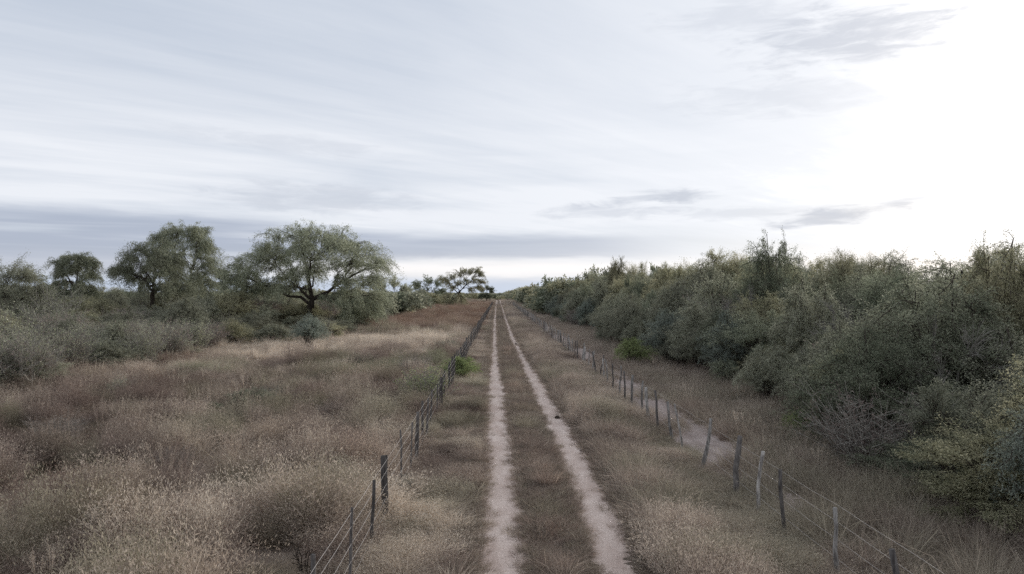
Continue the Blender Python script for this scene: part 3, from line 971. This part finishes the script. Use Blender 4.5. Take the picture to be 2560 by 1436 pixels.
wood_row(lambda y: edge(y) + 10.5, 1.2, 16, 150, 3.4, ('tree',) * 6 + ('open',), 3.0, ht, ('grey_green', 'olive', 'grey_green', 'dark_green'), 14, 'tree', SKY, GW, 0.018)
wood_row(lambda y: edge(y) + 15, 1.5, 22, 170, 4.2, ('tree',), 3.3, ht, ('grey_green', 'sage', 'grey_green', 'dark_green'), 15, 'tree', SKY, GW, 0.02)
wood_row(lambda y: edge(y) + 22, 2.0, 30, 180, 5.2, ('tree',), 3.6, ht, ('dark_green', 'olive', 'grey_green'), 16, 'tree', 'at the back of the wood', GW, 0.022)


for k, (px, Y, h_, w_, lab) in enumerate(((2440, 27, 6.0, 1.7, 'bleached bare dead tree on the wood skyline near the right edge'),
                                          (2395, 18, 4.4, 1.6, 'pale leafless branches among the near bushes of the wood'),
                                          (2120, 26, 4.9, 1.8, 'grey leafless tree inside the near part of the wood'),
                                          (1880, 36, 5.4, 1.8, 'grey leafless tree in the middle part of the wood'),
                                          (1720, 50, 6.6, 2.0, 'farthest of the grey leafless trees in the wood'))):
    x = (px - VX) * Y / F
    r = tag(empty('dead_tree', (x, Y, place_z(x, Y)), 1.3 * k, (w_ / 2.8, w_ / 2.8, h_ / 5.8)), lab, 'dead tree', 'leafless trees in the wood')
    link('branches', KIND['open', k % 2][0], r).data.materials[0] = M['grey_twig']


# --- scrub on the left, behind the grass
def scrub_edge(x_over_y):
    """photo column -> distance where the scrub begins"""
    px = VX + F * x_over_y
    pe = np.interp(px, [-200, 0, 250, 450, 600, 800, 950, 1010, 1060], [990, 975, 930, 905, 872, 852, 812, 785, 770])
    return F * H / (pe - HY)


g = rng(88)
placed = []
tries = 0
while len(placed) < 190 and tries < 6000:
    tries += 1
    y = 28 + 105 * g.random() ** 1.15
    x = -(0.10 + 0.72 * g.random()) * y
    ye = scrub_edge(x / y)
    if y < ye or x > -9:
        continue
    if any((x - a) ** 2 + (y - b_) ** 2 < (1.5 + 0.018 * y) ** 2 for a, b_ in placed):
        continue
    placed.append((x, y))
    front = y < ye * 1.35
    r = g.random()
    px = VX + F * x / y
    if front and px < 560:
        kind, lm, hh, ww = ('broom', 'pale_green', 2.1, 1.5) if r < 0.68 else (('tangle', 'brown', 1.7, 1.7) if r < 0.85 else ('bush', 'grey_green', 1.8, 1.6))
    elif front:
        kind, lm, hh, ww = ('bush', 'grey_green', 1.9, 1.8) if r < 0.6 else (('broom', 'pale_green', 2.0, 1.5) if r < 0.8 else ('bush', 'olive', 2.1, 1.8))
    else:
        kind, lm, hh, ww = ('bush', 'grey_green', 3.7, 2.6) if r < 0.4 else (('bush', 'olive', 3.5, 2.5) if r < 0.7 else (('tangle', 'brown', 3.0, 2.3) if r < 0.8 else ('broom', 'pale_green', 3.8, 2.1)))
    hh *= 0.75 + 0.5 * g.random()
    ww *= 0.8 + 0.5 * g.random()
    r = grow(kind, x, y, ww, hh, 9000 + tries, 'scrub_bush', None, 'bush', 'bushes of the scrub on the field side', M[lm])
    word = {'bush': 'rounded %s bush' % MAT_WORD[lm], 'broom': 'wiry pale green shrub', 'tangle': 'grey brown leafless shrub'}[kind]
    where = 'in scrub beside the dry grass' if front else ('in scrub left of spreading mesquite' if px < 590 else 'in scrub around spreading mesquite')
    TOLABEL.append((r, word, where, 'from the left', px, y < 85))

for k in range(40):
    gk = rng(7600 + k)
    px = -120 + 600 * (k + gk.random()) / 40
    be = np.interp(px, [-200, 0, 120, 250, 450, 600], [1015, 1000, 975, 945, 910, 876])
    bpy_ = be - 62 * gk.random() ** 1.3
    x, y = at(px, bpy_)
    q = gk.random()
    kind, lm = ('broom', 'pale_green') if q < 0.6 else (('bush', 'grey_green') if q < 0.85 else ('tangle', 'brown'))
    r = grow(kind, x, y, 1.25 + 0.6 * gk.random(), 1.7 + 1.1 * gk.random(), 7650 + k, 'scrub_bush', None, 'bush', 'bushes of the scrub on the field side', M[lm])
    word = {'bush': 'rounded %s bush' % MAT_WORD[lm], 'broom': 'wiry pale green shrub', 'tangle': 'grey brown leafless shrub'}[kind]
    TOLABEL.append((r, word, 'in scrub beside the dry grass', 'from the left', px, True))

for k in range(34):
    gk = rng(7700 + k)
    y = 98 + 75 * gk.random()
    x = -(0.16 + 0.62 * (k + gk.random()) / 34) * y
    lm = ('grey_green', 'olive', 'dark_green')[gk.integers(3)]
    h_ = 4.6 + 2.4 * gk.random() ** 1.5
    r = grow('tree', x, y, 2.6 + 1.2 * gk.random(), h_, 7800 + k, 'scrub_tree', None, 'tree', 'low trees behind the scrub', M[lm])
    TOLABEL.append((r, 'low %s tree' % MAT_WORD[lm], 'behind the field scrub', 'from the left', VX + F * x / y, True))

ORD = ('first second third fourth fifth sixth seventh eighth ninth tenth eleventh twelfth thirteenth fourteenth fifteenth sixteenth '
       'seventeenth eighteenth nineteenth twentieth').split() + ['twenty-' + w_ for w_ in 'first second third fourth fifth sixth seventh eighth ninth'.split()]
ORD += ['thirtieth'] + ['thirty-' + w_ for w_ in 'first second third fourth fifth sixth seventh eighth ninth'.split()]
fam = {}
for it in TOLABEL:
    if it[5]:
        fam.setdefault((it[1], it[2], it[3]), []).append(it)
    else:
        tag(it[0], 'distant %s %s' % (it[1], it[2]))
for (word, where, frm), its in fam.items():
    its.sort(key=lambda q: q[4])
    for k, it in enumerate(its):
        tag(it[0], '%s %s %s counted %s' % (ORD[k], word, where, frm) if len(its) > 1 else 'the only near %s %s' % (word, where))


# ---------------------------------------------------------------- masses nobody could count
def scatter(name, label, pts, rot, scl, pick, attrs, sources):
    """one object: instances of small plants standing on given points"""
    me = bpy.data.meshes.new(name)
    me.vertices.add(len(pts))
    me.vertices.foreach_set('co', np.asarray(pts, np.float32).ravel())
    a = me.attributes.new('rot', 'FLOAT_VECTOR', 'POINT')
    a.data.foreach_set('vector', np.asarray(rot, np.float32).ravel())
    a = me.attributes.new('scl', 'FLOAT_VECTOR', 'POINT')
    a.data.foreach_set('vector', np.asarray(scl, np.float32).ravel())
    a = me.attributes.new('pick', 'INT', 'POINT')
    a.data.foreach_set('value', np.asarray(pick, np.int32))
    for k, v in attrs.items():
        a = me.attributes.new(k, 'FLOAT', 'POINT')
        a.data.foreach_set('value', np.asarray(v, np.float32))
    o = link(name, me)
    ng = bpy.data.node_groups.new(name + '_nodes', 'GeometryNodeTree')
    ng.interface.new_socket('Geometry', in_out='INPUT', socket_type='NodeSocketGeometry')
    ng.interface.new_socket('Geometry', in_out='OUTPUT', socket_type='NodeSocketGeometry')
    N, Lk = ng.nodes, ng.links
    gi, go = N.new('NodeGroupInput'), N.new('NodeGroupOutput')
    ip = N.new('GeometryNodeInstanceOnPoints')
    ip.inputs['Pick Instance'].default_value = True
    jn = N.new('GeometryNodeJoinGeometry')
    for s in reversed(sources):
        oi = N.new('GeometryNodeObjectInfo')
        oi.inputs['Object'].default_value = s
        g2i = N.new('GeometryNodeGeometryToInstance')
        Lk.new(oi.outputs['Geometry'], g2i.inputs[0])
        Lk.new(g2i.outputs[0], jn.inputs[0])

    def attr(nm, ty):
        nd = N.new('GeometryNodeInputNamedAttribute')
        nd.data_type = ty
        nd.inputs['Name'].default_value = nm
        return nd.outputs['Attribute']
    e2r = N.new('FunctionNodeEulerToRotation')
    Lk.new(attr('rot', 'FLOAT_VECTOR'), e2r.inputs[0])
    Lk.new(gi.outputs[0], ip.inputs['Points'])
    Lk.new(jn.outputs[0], ip.inputs['Instance'])
    Lk.new(attr('pick', 'INT'), ip.inputs['Instance Index'])
    Lk.new(e2r.outputs[0], ip.inputs['Rotation'])
    Lk.new(attr('scl', 'FLOAT_VECTOR'), ip.inputs['Scale'])
    Lk.new(ip.outputs[0], go.inputs[0])
    md = o.modifiers.new('scatter', 'NODES')
    md.node_group = ng
    return tag(o, label, kind='stuff')


def src(name, mb, mat):
    return bpy.data.objects.new(name, mb.mesh(name, mat))


def tuft(seed, n, h, r, lean, wd, bend):
    g = rng(seed)
    mb = MB()
    a = g.random(n) * 6.283
    rr = r * np.sqrt(g.random(n))
    base = np.stack([np.cos(a) * rr, np.sin(a) * rr, np.full(n, -0.03)], -1)
    d = np.stack([np.cos(a) * lean * g.random(n) + g.normal(0, .12, n), np.sin(a) * lean * g.random(n) + g.normal(0, .12, n), np.ones(n)], -1)
    mb.blades(base, d, h * (0.4 + 0.7 * g.random(n)), wd * (0.6 + 1.9 * g.random(n) ** 4), bend * g.random(n), g)
    return mb


def weed(seed, stems, h, r, per, L, Wd):
    """fine-stemmed dry weed: a rounded mound of hair-thin stems with tiny leaves and seed heads"""
    g = rng(seed)
    mb = MB()
    a = g.random(stems) * 6.283
    sp = np.sqrt(g.random(stems))
    base = np.stack([np.cos(a) * r * .3 * sp, np.sin(a) * r * .3 * sp, np.full(stems, -0.03)], -1)
    d = np.stack([np.cos(a) * sp * r / h * 1.1, np.sin(a) * sp * r / h * 1.1, np.ones(stems)], -1) + g.normal(0, 0.12, (stems, 3))
    ln = h * (0.7 + 0.4 * g.random(stems))
    mb.blades(base, d, ln, np.full(stems, 0.0042), 0.5 * g.random(stems), g)
    dn = d / np.linalg.norm(d, axis=1, keepdims=True)
    k = g.integers(0, stems, stems * per)
    t = 0.3 + 0.72 * g.random(stems * per) ** 0.75
    p = base[k] + dn[k] * (ln[k] * t)[:, None] + g.normal(0, 0.055 * h, (len(k), 3))
    ax = dn[k] * 0.8 + g.normal(0, 0.55, (len(k), 3))
    mb.leaves(p, ax, L * (0.5 + g.random(len(k))), Wd, g)
    return mb


def stalks(seed, n, h):
    """a few tall thin stems with loose seed heads"""
    g = rng(seed)
    mb = MB()
    for k in range(n):
        a, r = g.random() * 6.283, 0.25 * g.random()
        b0 = np.array([math.cos(a) * r, math.sin(a) * r, 0])
        hh = h * (0.7 + 0.4 * g.random())
        e = b0 + np.array([math.cos(a) * hh * 0.35 * g.random(), math.sin(a) * hh * 0.35 * g.random(), hh]) + g.normal(0, 0.06, 3)
        tw = bez(b0, b0 * 0.6 + e * 0.4 + np.array([0, 0, 0.15 * hh]), e, 5)
        mb.tube(tw, 0.0032 * np.linspace(1.2, 0.6, 5), 3)
        m = 34
        t = 0.72 + 0.28 * g.random(m)
        pos = np.stack([np.interp(t, np.linspace(0, 1, 5), tw[:, c]) for c in range(3)], -1) + g.normal(0, 0.018, (m, 3))
        mb.leaves(pos, np.tile(tw[4] - tw[2], (m, 1)) + g.normal(0, 0.12, (m, 3)), 0.032 * (0.6 + 0.8 * g.random(m)), 0.0065, g)
    return mb


SRC = [src('grass_tuft', tuft(1, 130, 0.66, 0.16, 0.8, 0.0048, 0.9), M['grass']),
       src('grass_tuft', tuft(2, 130, 0.58, 0.20, 1.1, 0.0048, 1.1), M['grass']),
       src('grass_tuft', tuft(3, 110, 0.80, 0.12, 0.6, 0.0048, 0.8), M['grass']),
       src('weed_mound', weed(4, 110, 0.72, 0.42, 16, 0.036, 0.0085), M['grass']),
       src('weed_mound', weed(5, 120, 0.60, 0.46, 16, 0.034, 0.0085), M['grass']),
       src('weed_mound', weed(6, 100, 0.85, 0.40, 18, 0.036, 0.008), M['grass']),
       src('short_tuft', tuft(7, 110, 0.40, 0.20, 1.0, 0.0048, 1.0), M['grass']),
       src('seed_stalks', stalks(8, 9, 1.0), M['grass']),
       src('seed_stalks', stalks(9, 7, 0.85), M['grass'])]


def field_points(density, y0, y1, xlo, xhi, seed):
    g = rng(seed)
    area = (xhi - xlo) * (y1 - y0)
    n = int(area * density)
    x = xlo + (xhi - xlo) * g.random(n)
    y = y0 + (y1 - y0) * g.random(n)
    ok = (x > -0.82 * y - 5) & (x < 0.86 * y + 5)
    x, y = x[ok], y[ok]
    return x, y, g


def mounds(x, y, cell, seed):
    """nearest mound of weeds: (0 at its heart .. 1 at its rim and beyond, four numbers of its own)"""
    ci, cj = np.floor(x / cell).astype(np.int64), np.floor(y / cell).astype(np.int64)
    best = np.full(len(x), 9e9)
    own = np.zeros((4, len(x)))

    def h(i, j, k):
        n = ((i + 5000) * 374761393 + (j + 5000) * 668265263 + (seed * 31 + k) * 1442695041) & 0x7fffffff
        n = ((n ^ (n >> 13)) * 1274126177) & 0x7fffffff
        return ((n ^ (n >> 16)) & 0xffff) / 65535.0
    for di in (-1, 0, 1):
        for dj in (-1, 0, 1):
            i, j = ci + di, cj + dj
            mx, my = (i + h(i, j, 1)) * cell, (j + h(i, j, 2)) * cell
            r = cell * (0.45 + 0.5 * h(i, j, 3))
            d = np.hypot(x - mx, y - my) / r
            b_ = d < best
            best = np.where(b_, d, best)
            for k in range(4):
                own[k] = np.where(b_, h(i, j, 4 + k), own[k])
    return np.clip(best, 0, 1.3), own


def ground_cover():
    X, Y, LOD = [], [], []
    for (dn, y0, y1, xlo, xhi, lod) in ((13, 5, 28, -2.4, 5.2, 0), (9, 28, 60, -2.4, 5.2, 1), (11, 5, 28, -30, 16, 0), (5.5, 28, 55, -52, 16, 1), (3.0, 55, 110, -70, 12, 2), (1.3, 110, 230, -60, 10, 3), (0.35, 230, 450, -90, 10, 4)):
        x, y, g = field_points(dn, y0, y1, xlo, xhi, 300 + lod + int(dn * 7))
        X.append(x)
        Y.append(y)
        LOD.append(np.full(len(x), lod))
    x, y, lod = np.concatenate(X), np.concatenate(Y), np.concatenate(LOD)
    g = rng(310)
    rl, rr = rut_l(y), rut_r(y)
    dl, dr = np.abs(x - rl), np.abs(x - rr)
    near_rut = np.minimum(dl, dr)
    keep = near_rut > 0.55 + 0.12 * g.random(len(x)) - 0.04
    path = (x > 4.98) & (x < 6.4) & (y > 17) & (fbm(x, y, 2.4, 61) < 0.60)
    keep &= ~(path & (g.random(len(x)) < 0.95))
    ye = scrub_edge(np.minimum(x, -0.01) / y)
    in_scrub = (x < -9) & (y > ye * 1.5)
    keep &= ~(in_scrub & (g.random(len(x)) < 0.6))
    keep &= ~((x > 11.5) & (g.random(len(x)) < 0.7))
    bare = fbm(x, y, 2.6, 93)
    keep &= ~((bare < 0.34) & (x < 0) & (g.random(len(x)) < 0.8))
    x, y, lod = x[keep], y[keep], lod[keep]
    n = len(x)
    rl, rr = rut_l(y), rut_r(y)
    field = x < FENCE_L - 0.25
    mid = (x > rl) & (x < rr)
    verge_l = (x > FENCE_L - 0.25) & (x <= rl)
    verge_r = (x >= rr) & (x < FENCE_R + 0.4)
    wood = x >= FENCE_R + 0.4
    edge_d = np.minimum(np.abs(x - rl), np.abs(x - rr))
    pn = fbm(x, y, 7.0, 41)
    pn2 = fbm(x, y, 2.2, 47)
    pn3 = fbm(x, y, 18.0, 53)
    md, own = mounds(x, y, 0.95, 5)
    md2, own2 = mounds(x, y, 3.6, 8)
    # how plants are shared out
    weedy = field & (own[0] + 0.5 * (pn - .5) > 0.40)
    pick = g.integers(0, 3, n)
    pick = np.where(weedy, g.integers(3, 6, n), pick)
    pick = np.where((verge_l | verge_r) & (pn2 > 0.56), g.integers(3, 5, n), pick)
    pick = np.where((mid & (pn2 + own[0] * .4 < 0.78)) | ((edge_d < 0.75) & ~field), 6, pick)
    # colour of the plants
    tint = 0.36 + (pn - .5) * 0.8 + (own[1] - .5) * 0.5 + (own2[1] - .5) * 0.25 + g.normal(0, 0.12, n)
    straw = sstep(y, 40, 47) * (1 - sstep(y, 66, 78)) * sstep(x, -26, -19) * (1 - sstep(x, -5.0, -3.0))
    tint = tint + straw * (0.62 + (pn - .5) * .6)
    pick = np.where(straw > 0.45, g.integers(0, 3, n), pick)
    tint = tint - 0.20 * field * sstep(fbm(x, y, 9.0, 207), 0.48, 0.66)
    rust = sstep(y, 72, 85) * (1 - sstep(y, 260, 330)) * sstep(x, -30, -18) * (x < FENCE_L)
    tint = tint - rust * 0.10
    tint = np.where(mid, 0.44 + (pn2 - .5) * 0.6, tint)
    tint = np.where(verge_r, 0.50 + (pn - .5) * 0.7 + (pn2 - .5) * .4, tint)
    tint = np.where(verge_l, tint + 0.07, tint)
    tint = np.where(wood, 0.50 + (pn2 - .5) * 0.5, tint)
    green = sstep(fbm(x, y, 4.5, 59) * 0.5 + own[2] * 0.32 + own2[2] * 0.18 + 0.3 * (pn3 - .5), 0.50, 0.72) * 0.8
    green = np.where(field, green, green * 0.5)
    green = np.where(wood, green * 0.6 + 0.22 * pn, green)
    green = green * (1 - straw) * (1 - rust * 0.8)
    green = np.where(field & (y < 34), green * 0.6, green)
    green = np.clip(green + g.normal(0, .08, n), 0, 1)
    rusty = np.clip(rust * 0.45 + 0.27 * field * sstep(own[2] * .6 + own2[0] * .25 + .5 * (fbm(x, y, 6.0, 311) - .3), 0.58, 0.8) + 0.28 * mid * own[0] + g.normal(0, .1, n), 0, 1) * (1 - straw)
    # size
    s = np.array([1.0, 1.15, 1.4, 1.8, 2.4])[lod] * (0.7 + 0.55 * g.random(n))
    s = s * np.where(field, 0.85 + 0.5 * pn, 1.0)
    sz = np.array([1.0, 1.0, 1.05, 1.1, 1.2])[lod] * (0.7 + 0.5 * g.random(n))
    sz = sz * np.where(field, 0.8 + 0.6 * pn2, np.where(mid, 0.9, np.where(wood, 1.25, 0.75 + 0.25 * (edge_d > .5))))
    s = np.where(mid | (edge_d < 0.6) & ~field, np.minimum(s, 0.9), s)
    heap = np.clip(1.15 - 0.7 * md ** 2, 0.40, 1.15) * (0.6 + 0.8 * own[3])
    flatd = np.where(field, 1.0, np.where(verge_l | verge_r | wood, 0.6, 0.6))
    sz = sz * (1 + (heap - 1) * flatd)
    s = s * (1 + (heap - 1) * flatd * 0.35)
    by_fence = np.minimum(sstep(np.abs(x - FENCE_L - 0.35), 0.5, 1.5), sstep(np.abs(x - FENCE_R + 0.3), 0.4, 1.3))
    sz = sz * (0.52 + 0.48 * by_fence)
    z = ground_h(x, y) - 0.02
    rot = np.stack([g.normal(0, .08, n), g.normal(0, .08, n), g.random(n) * 6.283], -1)
    scl = np.stack([s, s, sz], -1)
    P = np.stack([x, y, z], -1)
    kinds = (('dry_grass', 'dry grass in tufts over the field and the verges', pick < 3),
             ('dry_weeds', 'fine stemmed brown and grey weeds covering the field', (pick >= 3) & (pick < 6)),
             ('short_grass', 'short brown grass between and beside the wheel ruts', pick == 6))
    for nm, lab, sel in kinds:
        scatter(nm, lab, P[sel], rot[sel], scl[sel], pick[sel], {'tint': np.clip(tint[sel], 0, 1), 'green': green[sel], 'rust': rusty[sel]}, SRC)
    # tall thin seed stalks standing out of the weeds
    g = rng(911)
    m = 4500
    yy = 6 + 70 * g.random(m) ** 1.2
    xx = -0.8 * yy - 4 + (1.15 * yy + 12) * g.random(m)
    dr = np.minimum(np.abs(xx - rut_l(yy)), np.abs(xx - rut_r(yy)))
    k = (dr > 0.8) & (fbm(xx, yy, 3.2, 123) > 0.46) & (xx < 9.5) & ~((xx > rut_l(yy)) & (xx < rut_r(yy))) & ((yy < scrub_edge(np.minimum(xx, -0.01) / yy) * 1.1) | (xx > -8))
    k &= ~((xx > 4.9) & (xx < 6.5) & (yy > 17)) & ~((xx > -3.4) & (xx < -0.4)) & ~((xx > 3.6) & (xx < 5.6)) & ((yy > 13) | (g.random(m) < 0.4))
    xx, yy = xx[k], yy[k]
    m = len(xx)
    sc = (0.65 + 0.5 * g.random(m)) * np.where(xx > FENCE_L, 0.75, 1.0)
    tn = np.clip(0.50 + 0.5 * (fbm(xx, yy, 5, 71) - .5) + g.normal(0, .2, m), 0.1, 1)
    scatter('seed_stalks', 'tall thin seed stalks standing out of the weeds', np.stack([xx, yy, ground_h(xx, yy) - .02], -1),
            np.stack([g.normal(0, .1, m), g.normal(0, .1, m), g.random(m) * 6.283], -1), np.stack([sc, sc, sc], -1), g.integers(7, 9, m),
            {'tint': tn, 'green': np.clip(g.normal(0.05, .15, m), 0, 1)}, SRC)
    print('ground cover', n, m)


ground_cover()

# edge grass creeping into the ruts
g = rng(333)
ey, ex = [], []
for c in (rut_l, rut_r):
    for s in (-1, 1):
        yy = 6 + 250 * g.random(5200) ** 2.0
        ey.append(yy)
        ex.append(c(yy) + s * (0.53 + g.normal(0.03, 0.13, len(yy))))
ex, ey = np.concatenate(ex), np.concatenate(ey)
n = len(ex)
s = (0.35 + 0.35 * g.random(n)) * np.where(ey > 40, 1.4, 1.0)
scatter('rut_edge_grass', 'thin brown grass creeping over the edges of the wheel ruts', np.stack([ex, ey, ex * 0], -1),
        np.stack([g.normal(0, .15, n), g.normal(0, .15, n), g.random(n) * 6.283], -1), np.stack([s, s, s * 0.75], -1), np.full(n, 6),
        {'tint': np.clip(0.3 + g.normal(0, .13, n), 0, 1), 'green': np.clip(0.15 + g.normal(0, .12, n), 0, 1)}, SRC)

# far woods on both sides, reading as one mass
FAR = {}
for m_ in ('olive', 'grey_green', 'dark_green'):
    for k_ in range(2):
        me_ = KIND['far', k_][1].copy()
        me_.materials[0] = M[m_]
        FAR[m_, k_] = bpy.data.objects.new('far_tree', me_)


def far_mass(name, label, x, y, hw, hh, seed, mats=('olive', 'grey_green', 'dark_green')):
    g = rng(seed)
    n = len(x)
    w_, h_ = hw * (0.7 + 0.6 * g.random(n)), hh * (0.65 + 0.6 * g.random(n))
    scatter(name, label, np.stack([x, y, ground_h(x, y) - 0.3], -1), np.stack([x * 0, x * 0, g.random(n) * 6.283], -1),
            np.stack([w_ / 2.9, w_ / 2.9, h_ / 5.6], -1), g.integers(0, 2 * len(mats), n), {}, [FAR[m_, k_] for m_ in mats for k_ in range(2)])


g = rng(501)
n = 1500
y = 125 + 900 * g.random(n) ** 1.6
x = 10 + (0.85 * y - 6) * g.random(n) ** 1.8
far_mass('far_wood', 'far part of the dense wood reading as one dark green mass', x, y, 3.4, 6.6, 1)
n = 1300
y = 120 + 800 * g.random(n) ** 1.5
x = -(0.03 * y + 12) - (0.80 * y) * g.random(n) ** 1.2
y = np.concatenate([y, 420 + 200 * g.random(160)])
x = np.concatenate([x, -70 + 110 * g.random(160)])
far_mass('far_scrub', 'far scrub and trees along the horizon on the field side', x, y, 3.6, 4.6, 2)

# ---------------------------------------------------------------- small things
for k, (px, py, s, lab) in enumerate(((1393, 1047, 0.085, 'dark clod lying in the wood side wheel rut, nearer one'),
                                      (1290, 862, 0.11, 'dark clod lying in the wood side wheel rut, farther one'))):
    x, y = at(px, py)
    gg = rng(700 + k)
    mb = MB()
    zs = np.array([-0.6, 0.0, 0.45, 0.8, 0.95]) * s
    rs = np.array([0.75, 1.0, 0.9, 0.5, 0.12]) * s
    mb.tube(np.stack([gg.normal(0, .08 * s, 5), gg.normal(0, .08 * s, 5), zs], -1), rs, 8)
    o = link('clod', mb.mesh('clod', M['clod'], True))
    o.location = (x, y, 0.02)
    tag(o, lab, 'clod', 'clods in the track')


def twig_thing(px, py, hpx, seed, mat, lab, n=6):
    x, y = at(px, py)
    h = hpx * y / F
    w, f = broom_parts(seed, n, h, 0.35 * h, 0, 1, 1, 4, 0.009, 0.6)
    o = link('dead_twigs', w.mesh('dead_twigs', mat))
    o.location = (x, y, place_z(x, y))
    tag(o, lab, 'dead plant', 'dead stalks in the weeds')


twig_thing(722, 1262, 75, 1, M['bark'], 'dark forked dead stalk in the middle of the dry weeds')
twig_thing(860, 1222, 75, 2, M['bark'], 'dark dead stalk near the thick post of the straight fence')
twig_thing(765, 1436, 90, 3, M['bark'], 'dark bare stalk at the bottom of the field beside the nearest stakes')


def plume_thing(px, py, hpx, seed, lab):
    x, y = at(px, py)
    h = hpx * y / F
    gg = rng(seed)
    mb = MB()
    st = tuft(seed + 1, 80, h * 0.6, 0.12, 0.8, 0.007, 0.8)
    heads = MB()
    for q in range(9):
        a = gg.normal(math.pi, 0.9)
        e = np.array([math.cos(a) * h * .55 * gg.random(), math.sin(a) * h * .3 * gg.random(), h * (0.8 + .25 * gg.random())])
        tw = bez(np.zeros(3), np.array([e[0] * .3, e[1] * .3, h * .8]), e, 6)
        st.tube(tw, 0.004, 3)
        t = 0.7 + 0.3 * gg.random(50)
        pos = np.stack([np.interp(t, np.linspace(0, 1, 6), tw[:, c]) for c in range(3)], -1) + gg.normal(0, .008, (50, 3))
        heads.leaves(pos, np.tile(tw[5] - tw[4], (50, 1)) + gg.normal(0, .01, (50, 3)), 0.05, 0.012, gg)
    r = tag(empty('plume_grass', (x, y, place_z(x, y))), lab, 'grass clump', 'plume grass clumps in the field')
    link('blades', st.mesh('blades', PLM), r)
    link('plumes', heads.mesh('plumes', PLP), r)


PLM = leaf_mat('straw_blades', ((0.20, 0.155, 0.105, 1), (0.30, 0.235, 0.16, 1), (0.36, 0.29, 0.2, 1)))
PLP = leaf_mat('pale_plumes', ((0.5, 0.45, 0.38, 1), (0.6, 0.54, 0.46, 1), (0.65, 0.6, 0.52, 1)))
plume_thing(275, 1400, 130, 11, 'pale plumed grass clump bending left near the lower left of the field')
plume_thing(375, 1175, 75, 12, 'small plumed grass clump above the bent one in the field')
plume_thing(105, 1000, 70, 13, 'pale grass clump at the left edge below the wiry shrubs')
